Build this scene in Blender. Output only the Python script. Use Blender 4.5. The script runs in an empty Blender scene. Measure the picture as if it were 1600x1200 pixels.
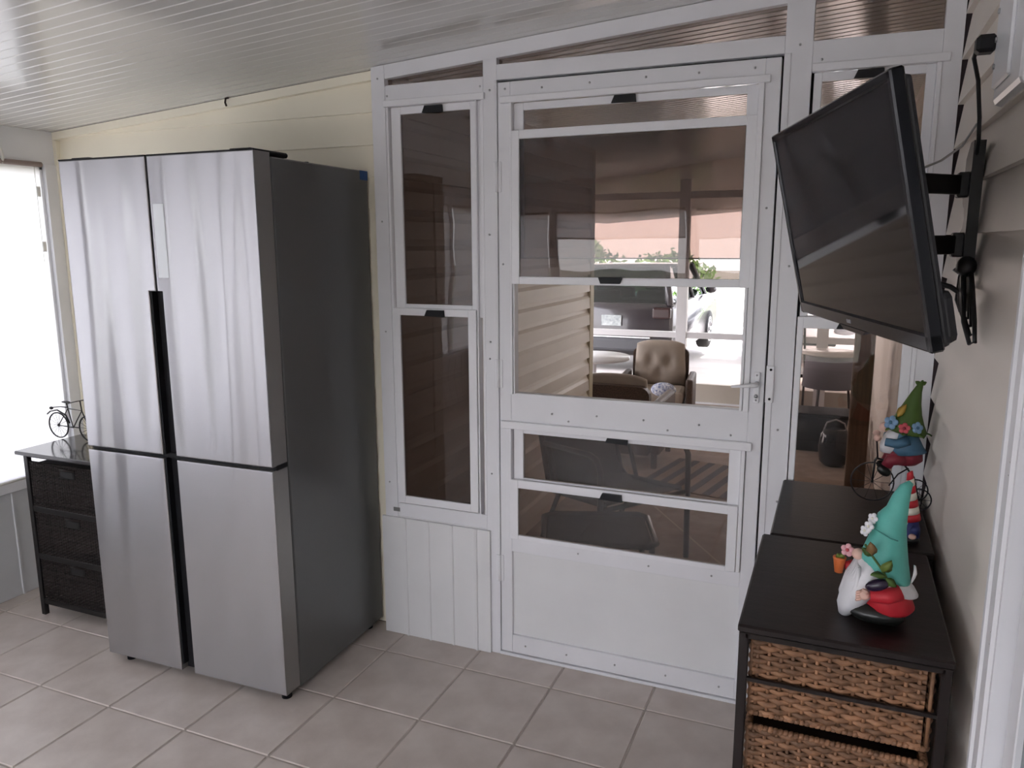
import bpy, bmesh, math, random
from mathutils import Vector, Matrix, Euler
random.seed(7)
SC = bpy.context.scene
COL = SC.collection
PI = math.pi
R = math.radians

# ------------------------------------------------------------------ camera
cam_d = bpy.data.cameras.new('camera'); cam = bpy.data.objects.new('camera', cam_d); COL.objects.link(cam)
cam_d.sensor_width = 36.0; cam_d.lens = 1211.1 / 1600 * 36; cam_d.clip_start = 0.02; cam_d.clip_end = 300
yaw, pitch, roll = R(22.785), R(10.291), R(-0.259)
fwd = Vector((-math.sin(yaw) * math.cos(pitch), math.cos(yaw) * math.cos(pitch), -math.sin(pitch)))
rt = Vector((math.cos(yaw), math.sin(yaw), 0)); up = rt.cross(fwd)
r2 = rt * math.cos(roll) + up * math.sin(roll); u2 = -rt * math.sin(roll) + up * math.cos(roll)
M3 = Matrix((r2, u2, -fwd)).transposed()
cam.matrix_world = Matrix.Translation((1.0859, -2.4648, 1.5206)) @ M3.to_4x4()
SC.camera = cam
# ------------------------------------------------------------------ world, sun, exposure
W = bpy.data.worlds.new('sky'); SC.world = W; W.use_nodes = True
nt = W.node_tree; nt.nodes.clear()
wo = nt.nodes.new('ShaderNodeOutputWorld'); bg = nt.nodes.new('ShaderNodeBackground')
tc = nt.nodes.new('ShaderNodeTexCoord'); sx = nt.nodes.new('ShaderNodeSeparateXYZ'); cr = nt.nodes.new('ShaderNodeValToRGB')
nt.links.new(tc.outputs['Generated'], sx.inputs[0]); nt.links.new(sx.outputs['Z'], cr.inputs[0])
cr.color_ramp.elements[0].position = 0.0; cr.color_ramp.elements[0].color = (1.0, 0.965, 1.0, 1)
cr.color_ramp.elements[1].position = 0.7; cr.color_ramp.elements[1].color = (0.88, 0.90, 1.05, 1)
nt.links.new(cr.outputs[0], bg.inputs['Color']); nt.links.new(bg.outputs[0], wo.inputs[0])
bg.inputs['Strength'].default_value = 7.0
sun_d = bpy.data.lights.new('sun', 'SUN'); sun = bpy.data.objects.new('sun', sun_d); COL.objects.link(sun)
sun_d.energy = 9.0; sun_d.angle = R(3); sun_d.color = (1, 0.95, 0.88)
sun.rotation_euler = Vector((-0.25, -0.45, -0.86)).to_track_quat('-Z', 'Y').to_euler()
SC.view_settings.view_transform = 'Standard'; SC.view_settings.look = 'None'
SC.view_settings.gamma = 1.0; SC.view_settings.use_curve_mapping = False
SC.view_settings.exposure = 0.18
SC.cycles.max_bounces = 10; SC.cycles.diffuse_bounces = 6; SC.cycles.glossy_bounces = 4
SC.cycles.transparent_max_bounces = 16; SC.cycles.transmission_bounces = 8
SC.cycles.sample_clamp_indirect = 6.0; SC.cycles.adaptive_threshold = 0.02
SC.cycles.caustics_reflective = False; SC.cycles.caustics_refractive = False

# ------------------------------------------------------------------ helpers
def tag(o, label=None, cat=None, group=None, kind=None):
    if label: o['label'] = label
    if cat: o['category'] = cat
    if group: o['group'] = group
    if kind: o['kind'] = kind
    return o
def empty(name, loc=(0, 0, 0), rot=(0, 0, 0), parent=None):
    o = bpy.data.objects.new(name, None); COL.objects.link(o); o.location = loc; o.rotation_euler = rot
    o.empty_display_size = 0.05
    if parent: o.parent = parent
    return o
def link(name, me, parent=None, loc=None, rot=None):
    o = bpy.data.objects.new(name, me); COL.objects.link(o)
    if parent: o.parent = parent
    if loc is not None: o.location = loc
    if rot is not None: o.rotation_euler = rot
    return o
class MB:
    """collects shapes into one mesh"""
    def __init__(s): s.v = []; s.f = []; s.m = []; s.sm = []; s.mi = 0
    def add(s, vs, fs, smooth=False):
        b = len(s.v); s.v += [tuple(v) for v in vs]
        for f in fs: s.f.append([b + i for i in f]); s.m.append(s.mi); s.sm.append(smooth)
        return s
    def box(s, p0, p1, bev=0.0, mat=None):
        if bev <= 0:
            x0, y0, z0 = p0; x1, y1, z1 = p1
            vs = [(x0, y0, z0), (x1, y0, z0), (x1, y1, z0), (x0, y1, z0), (x0, y0, z1), (x1, y0, z1), (x1, y1, z1), (x0, y1, z1)]
            fs = [(3, 2, 1, 0), (4, 5, 6, 7), (0, 1, 5, 4), (1, 2, 6, 5), (2, 3, 7, 6), (3, 0, 4, 7)]
        else:
            bm = bmesh.new(); bmesh.ops.create_cube(bm, size=1)
            c = [(a + b) / 2 for a, b in zip(p0, p1)]; d = [abs(b - a) for a, b in zip(p0, p1)]
            for v in bm.verts: v.co = Vector((v.co.x * d[0] + c[0], v.co.y * d[1] + c[1], v.co.z * d[2] + c[2]))
            bw = min(bev, 0.49 * min(d))
            bmesh.ops.bevel(bm, geom=bm.edges[:], offset=bw, segments=2 if bev > 0.006 else 1, profile=0.5, affect='EDGES')
            bm.verts.index_update()
            vs = [v.co.copy() for v in bm.verts]; fs = [[v.index for v in f.verts] for f in bm.faces]; bm.free()
        if mat is not None: vs = [mat @ Vector(v) for v in vs]
        return s.add(vs, fs)
    def prism(s, poly, axis, a, b):
        """poly: 2D points, extruded along axis from a to b. axis x:(y,z) y:(x,z) z:(x,y)"""
        def P(p, t): return {'x': (t, p[0], p[1]), 'y': (p[0], t, p[1]), 'z': (p[0], p[1], t)}[axis]
        n = len(poly); vs = [P(p, a) for p in poly] + [P(p, b) for p in poly]
        fs = [list(range(n)), list(range(2 * n - 1, n - 1, -1))] + [(i, i + n, (i + 1) % n + n, (i + 1) % n) for i in range(n)]
        return s.add(vs, fs)
    def tube(s, pts, r, n=8, closed=False, taper=None):
        pts = [Vector(p) for p in pts]; m = len(pts); vs = []; fs = []
        prev = None
        for i, p in enumerate(pts):
            if closed: t = pts[(i + 1) % m] - pts[i - 1]
            else: t = pts[min(i + 1, m - 1)] - pts[max(i - 1, 0)]
            if t.length < 1e-9: t = Vector((0, 0, 1))
            t.normalize()
            if prev is None:
                a = Vector((0, 0, 1)) if abs(t.z) < 0.9 else Vector((1, 0, 0))
                u = t.cross(a).normalized()
            else:
                u = (prev - t * prev.dot(t))
                u = u.normalized() if u.length > 1e-6 else t.orthogonal().normalized()
            prev = u; w = t.cross(u)
            rr = taper[i] if taper else r
            for k in range(n):
                an = 2 * PI * k / n; vs.append(p + (u * math.cos(an) + w * math.sin(an)) * rr)
        for i in range(m if closed else m - 1):
            j = (i + 1) % m
            for k in range(n): fs.append((i * n + k, i * n + (k + 1) % n, j * n + (k + 1) % n, j * n + k))
        if not closed: fs.append(list(range(n - 1, -1, -1))); fs.append([(m - 1) * n + k for k in range(n)])
        return s.add(vs, fs, True)
    def cyl(s, p0, p1, r, n=16): return s.tube([p0, p1], r, n)
    def ell(s, c, r, nu=14, nv=9, rot=None):
        vs = []; fs = []; c = Vector(c)
        for i in range(nv + 1):
            th = PI * i / nv
            for k in range(nu):
                ph = 2 * PI * k / nu
                v = Vector((r[0] * math.sin(th) * math.cos(ph), r[1] * math.sin(th) * math.sin(ph), r[2] * math.cos(th)))
                if rot is not None: v = rot @ v
                vs.append(c + v)
        for i in range(nv):
            for k in range(nu): fs.append((i * nu + k, (i + 1) * nu + k, (i + 1) * nu + (k + 1) % nu, i * nu + (k + 1) % nu))
        return s.add(vs, fs, True)
    def loft(s, rings, cap=True):
        """rings: list of equal-length point lists"""
        n = len(rings[0]); vs = [p for r in rings for p in r]; fs = []
        for i in range(len(rings) - 1):
            for k in range(n): fs.append((i * n + k, i * n + (k + 1) % n, (i + 1) * n + (k + 1) % n, (i + 1) * n + k))
        if cap: fs.append(list(range(n - 1, -1, -1))); fs.append([(len(rings) - 1) * n + k for k in range(n)])
        return s.add(vs, fs, True)
    def cone(s, stations, n=20):
        """stations: (centre, rx, ry) rings in xy around a bent axis"""
        return s.loft([[(c[0] + rx * math.cos(2 * PI * k / n), c[1] + ry * math.sin(2 * PI * k / n), c[2] + (sl * math.cos(2 * PI * k / n) if sl else 0)) for k in range(n)]
                       for (c, rx, ry, sl) in stations])
    def mesh(s, name, mats):
        me = bpy.data.meshes.new(name); me.from_pydata(s.v, [], s.f)
        for m in (mats if isinstance(mats, (list, tuple)) else [mats]): me.materials.append(m)
        me.polygons.foreach_set('material_index', s.m); me.polygons.foreach_set('use_smooth', s.sm)
        bm = bmesh.new(); bm.from_mesh(me); bmesh.ops.recalc_face_normals(bm, faces=bm.faces[:]); bm.to_mesh(me); bm.free()
        me.update(); return me
    def build(s, name, mats, parent=None, loc=None, rot=None): return link(name, s.mesh(name, mats), parent, loc, rot)
def box(name, p0, p1, m, parent=None, bev=0.0015): return MB().box(p0, p1, bev).build(name, m, parent)
def tree(o): return [o] + [x for c in o.children for x in tree(c)]
def dup(o, loc=None, rot=None, parent=None):
    c = o.copy(); COL.objects.link(c); c.parent = parent
    if loc is not None: c.location = loc
    if rot is not None: c.rotation_euler = rot
    for ch in list(o.children): dup(ch, parent=c)
    return c

# ------------------------------------------------------------------ materials
MATS = {}
def mat(name, col, rough=0.5, metal=0.0, spec=0.5, var=0.0, vscale=8.0, vstretch=(1, 1, 1), bump=0.0, bscale=60.0, bstretch=(1, 1, 1), coat=0.0, island=0.0, aniso=0.0, col2=None, arot=0.0, bdet=3):
    if name in MATS: return MATS[name]
    m = bpy.data.materials.new(name); m.use_nodes = True; n = m.node_tree; b = n.nodes['Principled BSDF']
    b.inputs['Roughness'].default_value = rough; b.inputs['Metallic'].default_value = metal
    b.inputs['Specular IOR Level'].default_value = spec; b.inputs['Base Color'].default_value = (*col, 1)
    b.inputs['Coat Weight'].default_value = coat; b.inputs['Coat Roughness'].default_value = 0.08
    b.inputs['Anisotropic'].default_value = aniso; b.inputs['Anisotropic Rotation'].default_value = arot
    if aniso:
        tg = n.nodes.new('ShaderNodeTangent'); tg.direction_type = 'RADIAL'; tg.axis = 'Z'; n.links.new(tg.outputs[0], b.inputs['Tangent'])
    t = n.nodes.new('ShaderNodeTexCoord')
    out = None
    if var or col2:
        mp = n.nodes.new('ShaderNodeMapping'); mp.inputs['Scale'].default_value = vstretch
        no = n.nodes.new('ShaderNodeTexNoise'); no.inputs['Scale'].default_value = vscale; no.inputs['Detail'].default_value = 5
        n.links.new(t.outputs['Object'], mp.inputs[0]); n.links.new(mp.outputs[0], no.inputs['Vector'])
        rp = n.nodes.new('ShaderNodeValToRGB'); rp.color_ramp.elements[0].position = 0.32; rp.color_ramp.elements[1].position = 0.68
        c2 = col2 if col2 else tuple(min(1, c * (1 + var)) for c in col)
        rp.color_ramp.elements[0].color = (*[c * (1 - var) for c in col], 1); rp.color_ramp.elements[1].color = (*c2, 1)
        n.links.new(no.outputs['Fac'], rp.inputs[0]); out = rp.outputs[0]
    if island:
        g = n.nodes.new('ShaderNodeNewGeometry'); hs = n.nodes.new('ShaderNodeHueSaturation')
        mr = n.nodes.new('ShaderNodeMapRange'); mr.inputs['To Min'].default_value = 1 - island; mr.inputs['To Max'].default_value = 1 + island
        n.links.new(g.outputs['Random Per Island'], mr.inputs['Value']); n.links.new(mr.outputs[0], hs.inputs['Value'])
        if out: n.links.new(out, hs.inputs['Color'])
        else: hs.inputs['Color'].default_value = (*col, 1)
        out = hs.outputs[0]
    if out: n.links.new(out, b.inputs['Base Color'])
    if bump:
        mp2 = n.nodes.new('ShaderNodeMapping'); mp2.inputs['Scale'].default_value = bstretch
        nb = n.nodes.new('ShaderNodeTexNoise'); nb.inputs['Scale'].default_value = bscale; nb.inputs['Detail'].default_value = bdet
        bu = n.nodes.new('ShaderNodeBump'); bu.inputs['Strength'].default_value = 1.0; bu.inputs['Distance'].default_value = bump
        n.links.new(t.outputs['Object'], mp2.inputs[0]); n.links.new(mp2.outputs[0], nb.inputs['Vector']); n.links.new(nb.outputs['Fac'], bu.inputs['Height'])
        n.links.new(bu.outputs[0], b.inputs['Normal'])
    MATS[name] = m; return m
def pane_mat(name, tint, refl=0.05, rough=0.01, wav=0.0):
    if name in MATS: return MATS[name]
    m = bpy.data.materials.new(name); m.use_nodes = True; n = m.node_tree; n.nodes.clear()
    o = n.nodes.new('ShaderNodeOutputMaterial'); mx = n.nodes.new('ShaderNodeMixShader')
    tr = n.nodes.new('ShaderNodeBsdfTransparent'); tr.inputs[0].default_value = (*tint, 1)
    gl = n.nodes.new('ShaderNodeBsdfGlossy'); gl.inputs['Roughness'].default_value = rough
    lw = n.nodes.new('ShaderNodeLayerWeight'); lw.inputs['Blend'].default_value = 0.5
    pw = n.nodes.new('ShaderNodeMath'); pw.operation = 'POWER'; pw.inputs[1].default_value = 4.0
    ma = n.nodes.new('ShaderNodeMath'); ma.operation = 'MULTIPLY_ADD'; ma.inputs[1].default_value = 0.9; ma.inputs[2].default_value = refl
    n.links.new(lw.outputs['Facing'], pw.inputs[0]); n.links.new(pw.outputs[0], ma.inputs[0]); n.links.new(ma.outputs[0], mx.inputs[0])
    n.links.new(tr.outputs[0], mx.inputs[1]); n.links.new(gl.outputs[0], mx.inputs[2]); n.links.new(mx.outputs[0], o.inputs[0])
    if wav:
        t = n.nodes.new('ShaderNodeTexCoord'); nb = n.nodes.new('ShaderNodeTexNoise'); nb.inputs['Scale'].default_value = 4.0; nb.inputs['Detail'].default_value = 1
        bu = n.nodes.new('ShaderNodeBump'); bu.inputs['Distance'].default_value = wav
        n.links.new(t.outputs['Object'], nb.inputs['Vector']); n.links.new(nb.outputs['Fac'], bu.inputs['Height']); n.links.new(bu.outputs[0], gl.inputs['Normal'])
    MATS[name] = m; return m
def shade_mat():
    m = bpy.data.materials.new('shade_fabric'); m.use_nodes = True; n = m.node_tree; n.nodes.clear()
    o = n.nodes.new('ShaderNodeOutputMaterial'); a = n.nodes.new('ShaderNodeMixShader'); b = n.nodes.new('ShaderNodeMixShader')
    tl = n.nodes.new('ShaderNodeBsdfTranslucent'); tl.inputs[0].default_value = (0.90, 0.875, 0.89, 1)
    df = n.nodes.new('ShaderNodeBsdfDiffuse'); df.inputs[0].default_value = (0.80, 0.79, 0.78, 1)
    tp = n.nodes.new('ShaderNodeBsdfTransparent'); tp.inputs[0].default_value = (1, 1, 1, 1)
    a.inputs[0].default_value = 0.50; b.inputs[0].default_value = 0.015
    n.links.new(tl.outputs[0], a.inputs[1]); n.links.new(df.outputs[0], a.inputs[2]); n.links.new(a.outputs[0], b.inputs[1]); n.links.new(tp.outputs[0], b.inputs[2])
    n.links.new(b.outputs[0], o.inputs[0]); return m

WHITE = mat('white_enamel_aluminium', (0.76, 0.76, 0.79), 0.42, var=0.03, vscale=5)
WHITE2 = mat('white_vinyl_sash', (0.80, 0.80, 0.83), 0.35)
WARMW = mat('white_painted_panel', (0.74, 0.74, 0.75), 0.5, var=0.035, vscale=4)
CEILM = mat('ceiling_gloss_enamel', (0.70, 0.70, 0.675), 0.14, spec=0.6, bump=0.0005, bscale=3, coat=0.3)
CREAM = mat('cream_vinyl_siding', (0.90, 0.845, 0.705), 0.45, var=0.03, vscale=3)
BEIGE = mat('beige_vinyl_siding', (0.80, 0.735, 0.67), 0.45, var=0.03, vscale=3)
DARKB = mat('dark_sheathing_and_gap_shade', (0.05, 0.035, 0.04), 0.9)
TILE = mat('beige_ceramic_tile', (0.54, 0.465, 0.42), 0.34, col2=(0.63, 0.56, 0.515), var=0.06, vscale=7, bump=0.0006, bscale=40)
GROUT = mat('grey_grout', (0.44, 0.385, 0.345), 0.9, var=0.06, vscale=30)
BLACKP = mat('black_plastic', (0.009, 0.009, 0.011), 0.5, spec=0.25)
SCREW = mat('steel_screw', (0.45, 0.45, 0.46), 0.4, metal=0.8)
def steel_mat():
    m = bpy.data.materials.new('brushed_stainless'); m.use_nodes = True; n = m.node_tree; n.nodes.clear()
    o = n.nodes.new('ShaderNodeOutputMaterial'); g = n.nodes.new('ShaderNodeBsdfAnisotropic'); tg = n.nodes.new('ShaderNodeTangent'); tg.direction_type = 'RADIAL'; tg.axis = 'Z'
    g.inputs['Color'].default_value = (0.47, 0.463, 0.48, 1); g.inputs['Roughness'].default_value = 0.195; g.inputs['Anisotropy'].default_value = 0.80
    t = n.nodes.new('ShaderNodeTexCoord'); mp = n.nodes.new('ShaderNodeMapping'); mp.inputs['Scale'].default_value = (5.0, 0.2, 0.45)
    nb = n.nodes.new('ShaderNodeTexNoise'); nb.inputs['Scale'].default_value = 1.0; nb.inputs['Detail'].default_value = 1.0
    bu = n.nodes.new('ShaderNodeBump'); bu.inputs['Distance'].default_value = 0.013
    n.links.new(t.outputs['Object'], mp.inputs[0]); n.links.new(mp.outputs[0], nb.inputs['Vector']); n.links.new(nb.outputs['Fac'], bu.inputs['Height'])
    n.links.new(bu.outputs[0], g.inputs['Normal']); n.links.new(tg.outputs[0], g.inputs['Tangent']); n.links.new(g.outputs[0], o.inputs[0])
    return m
STEEL = steel_mat()
FRSIDE = mat('fridge_grey_side', (0.14, 0.145, 0.145), 0.33, metal=0.3, bump=0.0002, bscale=300)
FRDOORSIDE = mat('fridge_door_edge', (0.30, 0.295, 0.285), 0.34, metal=0.7)
ESP = mat('espresso_wood', (0.015, 0.010, 0.0095), 0.42, spec=0.3, var=0.3, vscale=6, vstretch=(1, 9, 1), bump=0.0003, bscale=90)
BLACKW = mat('black_stained_wood', (0.010, 0.009, 0.009), 0.4, spec=0.3)
WICK = mat('brown_seagrass_weave', (0.25, 0.125, 0.065), 0.6, var=0.35, vscale=45, island=0.35, bump=0.0008, bscale=400)
WICKD = mat('black_rope_weave', (0.017, 0.013, 0.012), 0.75, spec=0.2, island=0.5)
DIN = mat('dark_basket_inside', (0.035, 0.018, 0.011), 0.9)
TINT = pane_mat('smoked_vinyl_pane', (0.47, 0.425, 0.405), 0.040, wav=0.001)
TINT2 = pane_mat('light_smoked_vinyl_pane', (0.70, 0.645, 0.615), 0.045, wav=0.001)
CLEAR = pane_mat('clear_window_pane', (0.93, 0.95, 0.95), 0.04)
SHADE = shade_mat()

CZ = lambda x: 2.135 + 0.072 * (x + 0.45)          # underside of the sloping pan roof
XL, XR, YB, YF = -2.165, 1.372, 0.06, -4.40

# ------------------------------------------------------------------ floor
FLOOR = box('floor', (XL - 0.05, YF - 0.05, -0.08), (XR + 0.05, 0.055, -0.003), GROUT, bev=0)
tag(FLOOR, 'beige ceramic tile floor of the enclosed porch', 'floor', kind='structure')
P = 0.3325; G = 0.006
tile_me = MB().box((-P / 2 + G / 2, -P / 2 + G / 2, -0.012), (P / 2 - G / 2, P / 2 - G / 2, 0.0), 0.0028).mesh('tile', TILE)
i0 = -7
for i in range(-7, 5):
    for j in range(-13, 2):
        xa, xb = -0.080 + i * P + G / 2, -0.080 + (i + 1) * P - G / 2; ya, yb = -0.148 + (j - 1) * P + G / 2, -0.148 + j * P - G / 2
        xa2, xb2, ya2, yb2 = max(xa, XL + 0.002), min(xb, XR - 0.002), max(ya, YF), min(yb, 0.05)
        if xb2 - xa2 < 0.02 or yb2 - ya2 < 0.02: continue
        if (xa2, xb2, ya2, yb2) == (xa, xb, ya, yb): link('tile', tile_me, FLOOR, ((xa + xb) / 2, (ya + yb) / 2, 0))
        else: MB().box((xa2, ya2, -0.012), (xb2, yb2, 0.0), 0.0028).build('tile', TILE, FLOOR)

# ------------------------------------------------------------------ ceilings (ribbed aluminium roof pans, ribs run down the slope)
def pan_ceiling(name, label, x0, x1, ya, yb, dz=0.0):
    root = empty(name); tag(root, label, 'ceiling', kind='structure')
    pitch = 0.052; n = 6; y = yb
    while y > ya + 1e-3:
        y2 = max(y - n * pitch, ya); prof = []
        k = 0; yy = y
        while yy > y2 + 1e-4:
            e = max(yy - pitch, y2)
            prof += [(yy, 0.0), (e + 0.010, 0.0), (e + 0.0075, -0.0016), (e + 0.0035, -0.0016)]
            if e <= y2 + 1e-4: prof.append((e, 0.0))
            yy = e
        vs = []; m = len(prof)
        for (py, pz) in prof: vs.append((x0, py, CZ(x0) + dz + pz)); vs.append((x1, py, CZ(x1) + dz + pz))
        b = len(vs)
        vs += [(x0, prof[0][0], CZ(x0) + dz + 0.03), (x1, prof[0][0], CZ(x1) + dz + 0.03), (x0, prof[-1][0], CZ(x0) + dz + 0.03), (x1, prof[-1][0], CZ(x1) + dz + 0.03)]
        fs = [(2 * i, 2 * i + 1, 2 * i + 3, 2 * i + 2) for i in range(m - 1)] + [(b, b + 1, b + 3, b + 2)]
        MB().add(vs, fs).build('panel', CEILM, root)
        y = y2
    return root
pan_ceiling('ceiling', 'glossy white ribbed aluminium pan ceiling sloping down to the windows', XL - 0.03, XR + 0.03, YF - 0.04, 0.055)
pan_ceiling('ceiling', 'ribbed pan roof over the patio and carport beyond the door', -3.5, 1.42, 0.055, 13.6, 0.0)

# ------------------------------------------------------------------ lap siding
def lap_wall_y(root, y0, xa, xb, za, top, m, z_line, pitch=0.1135, depth=0.011, back=0.02):
    """boards facing -y; top: function x->z"""
    k = math.floor((za - z_line) / pitch)
    while True:
        z0 = z_line + k * pitch; z1 = z0 + pitch; k += 1
        if z0 > max(top(xa), top(xb)): break
        lo = max(z0, za)
        if z1 <= za + 1e-4: continue
        pts = [(xa, lo), (xb, lo)]
        ta, tb = top(xa), top(xb)
        # clip the strip [lo,z1] under the line ta->tb
        poly = []
        X = [(xa, lo), (xb, lo), (xb, z1), (xa, z1)]
        f = lambda p: (ta + (tb - ta) * (p[0] - xa) / (xb - xa)) - p[1]
        for i in range(4):
            a, b = X[i], X[(i + 1) % 4]; fa, fb = f(a), f(b)
            if fa >= 0: poly.append(a)
            if fa * fb < 0: t = fa / (fa - fb); poly.append((a[0] + (b[0] - a[0]) * t, a[1] + (b[1] - a[1]) * t))
        if len(poly) < 3: continue
        n = len(poly); fr = [(p[0], y0 - depth * (1 - (p[1] - z0) / pitch), p[1]) for p in poly]; bk = [(p[0], y0 + back, p[1]) for p in poly]
        MB().add(fr + bk, [list(range(n)), list(range(2 * n - 1, n - 1, -1))] + [(i, (i + 1) % n, (i + 1) % n + n, i + n) for i in range(n)]).build('lap_board', m, root)
def lap_wall_x(root, x0, sgn, ya, yb, za, zb, m, z_line, pitch=0.1135, depth=0.012, dutch=False):
    """boards facing sgn*x"""
    k = math.floor((za - z_line) / pitch)
    while z_line + k * pitch < zb - 0.005:
        z0 = z_line + k * pitch; z1 = z0 + pitch; k += 1
        lo, hi = max(z0, za), min(z1, zb)
        if hi - lo < 0.004: continue
        g = lambda z: x0 + sgn * depth * (1 - (z - z0) / pitch)
        poly = [(g(lo), lo), (g(hi), hi), (x0 - sgn * 0.012, hi), (x0 - sgn * 0.012, lo)]
        if dutch and hi - lo > pitch * 0.99: poly = [(x0 + sgn * depth, lo), (x0 + sgn * depth * 0.86, lo + pitch * 0.60), (x0 + sgn * depth * 0.30, lo + pitch * 0.76), (x0, hi), (x0 - sgn * 0.012, hi), (x0 - sgn * 0.012, lo)]
        MB().prism(poly, 'y', ya, yb).build('lap_board', m, root)

# cream wall behind the refrigerator
wl = empty('wall_back_cream'); tag(wl, 'cream lap siding wall behind the refrigerator', 'wall', kind='structure')
MB().prism([(XL, 0), (-0.475, 0), (-0.475, CZ(-0.475)), (XL, CZ(XL))], 'y', 0.078, 0.10).build('sheathing_backing', DARKB, wl)
lap_wall_y(wl, YB, XL + 0.02, -0.48, 0.0, lambda x: CZ(x) - 0.028, CREAM, 0.855)
MB().prism([(XL, CZ(XL) - 0.034), (-0.482, CZ(-0.482) - 0.034), (-0.482, CZ(-0.482) - 0.002), (XL, CZ(XL) - 0.002)], 'y', 0.034, 0.06).build('ceiling_trim', CREAM, wl)
box('corner_trim', (XL, 0.034, 0), (XL + 0.022, 0.075, CZ(XL) - 0.035), CREAM, wl)
hk = MB().tube([(-1.155, 0.030, 2.082), (-1.155, 0.016, 2.078), (-1.155, 0.012, 2.062), (-1.155, 0.018, 2.050)], 0.004, 6)
tag(hk.build('cup_hook', mat('rusty_brown_metal', (0.06, 0.035, 0.025), 0.7)), 'tiny rusty hook on the cream ceiling trim above the refrigerator', 'hook')

# ------------------------------------------------------------------ white framed partition with the door
wb = empty('wall_back'); tag(wb, 'white aluminium framed partition around the storm door', 'wall', kind='structure')
D0, D1 = 0.0, 0.05
def fbox(name, x0, x1, z0, z1, y0=D0, y1=D1, m=WHITE, parent=wb, bev=0.0015): return box(name, (x0, y0, z0), (x1, y1, z1), m, parent, bev)
def slopepost(x0, x1, z0, dz=0.0, y0=0.0):
    MB().prism([(x0, z0), (x1, z0), (x1, CZ(x1) - dz), (x0, CZ(x0) - dz)], 'y', y0, 0.05).build('post', WHITE, wb)
slopepost(-0.482, -0.428, 0, 0.003, -0.003)
slopepost(-0.049, 0.0, 0, 0.047)
slopepost(0.900, 0.974, 0, 0.047)
slopepost(1.300, 1.3468, 0, 0.003, -0.003)
MB().prism([(-0.428, CZ(-0.428) - 0.048), (1.300, CZ(1.30) - 0.048), (1.300, CZ(1.30) - 0.002), (-0.428, CZ(-0.428) - 0.002)], 'y', 0.0, 0.05).build('header', WHITE, wb)
fbox('rail', -0.428, -0.049, 2.012, 2.066); fbox('rail', 0.0, 0.90, 2.050, 2.099); fbox('rail', 0.974, 1.30, 2.0, 2.077)
fbox('jamb', -0.0065, 0.0018, 0.012, 2.05, -0.004, 0.03)
fbox('jamb', 0.899, 0.918, 0.012, 2.05, -0.003, 0.02)
fbox('gap_light_block', 0.880, 0.903, 0.012, 2.05, 0.033, 0.05, BLACKP); fbox('gap_light_block', -0.004, 0.014, 0.012, 2.05, 0.033, 0.05, BLACKP); fbox('gap_light_block', 0.0, 0.90, 2.03, 2.052, 0.033, 0.05, BLACKP)  # black strips added to stop light leaking through the door gaps
fbox('gap_light_block', 0.966, 0.985, 0.0, 2.0, 0.033, 0.05, BLACKP)
fbox('threshold', 0.0, 0.90, 0.0, 0.012, -0.004, 0.05)
fbox('sill', -0.428, -0.049, 0.487, 0.54); fbox('sill', 0.974, 1.30, 0.487, 0.54)
# knee panels (ribbed sheet)
def knee(x0, x1, z1, pitch, first):
    prof = [(x0, -0.012)]; x = first
    while x < x1 - 0.02:
        prof += [(x - 0.006, -0.012), (x - 0.003, -0.0165), (x + 0.003, -0.0165), (x + 0.006, -0.012)]; x += pitch
    prof += [(x1, -0.012), (x1, -0.0005), (x0, -0.0005)]
    MB().prism(prof, 'z', 0.001, z1).build('knee_panel', WARMW, wb)
knee(-0.494, -0.036, 0.483, 0.1, -0.392)
fbox('knee_panel', 0.974, 1.30, 0.0, 0.487, 0.01, 0.03, WARMW)
fbox('knee_backing', -0.428, -0.049, 0.0, 0.487, 0.0, 0.03, WARMW)
tag(box('sticker', (-0.447, -0.0042, 0.505), (-0.418, -0.003, 0.521), mat('grey_sticker', (0.18, 0.18, 0.18), 0.5)), 'small grey sticker below the narrow sidelight window', 'sticker')

def sash(root, x0, x1, z0, z1, gx0, gx1, gz0, gz1, y0, y1, pane, name='sash', tab=None, pm=WHITE2):
    s = MB()
    s.box((x0, y0, z0), (gx0, y1, z1), 0.0015).box((gx1, y0, z0), (x1, y1, z1), 0.0015)
    s.box((gx0, y0 + 0.0006, gz1), (gx1, y1, z1), 0.001).box((gx0, y0 + 0.0006, z0), (gx1, y1, gz0), 0.001)
    so = s.build(name, pm, root); ym = (y0 + y1) / 2
    box('pane', (gx0 - 0.003, ym - 0.0006, gz0 - 0.003), (gx1 + 0.003, ym + 0.0006, gz1 + 0.003), pane, so, 0)
    if tab:
        tx, tz = tab
        t = MB().prism([(tx - 0.040, tz - 0.006), (tx + 0.038, tz - 0.008), (tx + 0.036, tz + 0.016), (tx - 0.030, tz + 0.016)], 'y', y0 - 0.011, y0)
        t.build('pull_tab', BLACKP, so)
    return so
# left sidelight
w1 = empty('window_1'); tag(w1, 'narrow smoked two-sash sidelight window beside the refrigerator', 'window', kind='structure')
sash(w1, -0.413, -0.062, 1.262, 1.992, -0.375, -0.104, 1.304, 1.967, 0.010, 0.026, TINT, tab=(-0.243, 1.972))
sash(w1, -0.418, -0.082, 0.545, 1.290, -0.390, -0.114, 0.574, 1.264, -0.008, 0.008, TINT, tab=(-0.243, 1.270))
box('jamb', (-0.428, 0.0, 0.54), (-0.419, 0.04, 2.012), WHITE2, w1); box('jamb', (-0.0795, -0.004, 0.54), (-0.074, 0.03, 2.0), WHITE2, w1); box('jamb', (-0.060, 0.0, 0.54), (-0.049, 0.04, 2.012), WHITE2, w1)
box('head_cap', (-0.430, -0.013, 1.992), (-0.042, 0.01, 2.014), WHITE2, w1)
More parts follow.
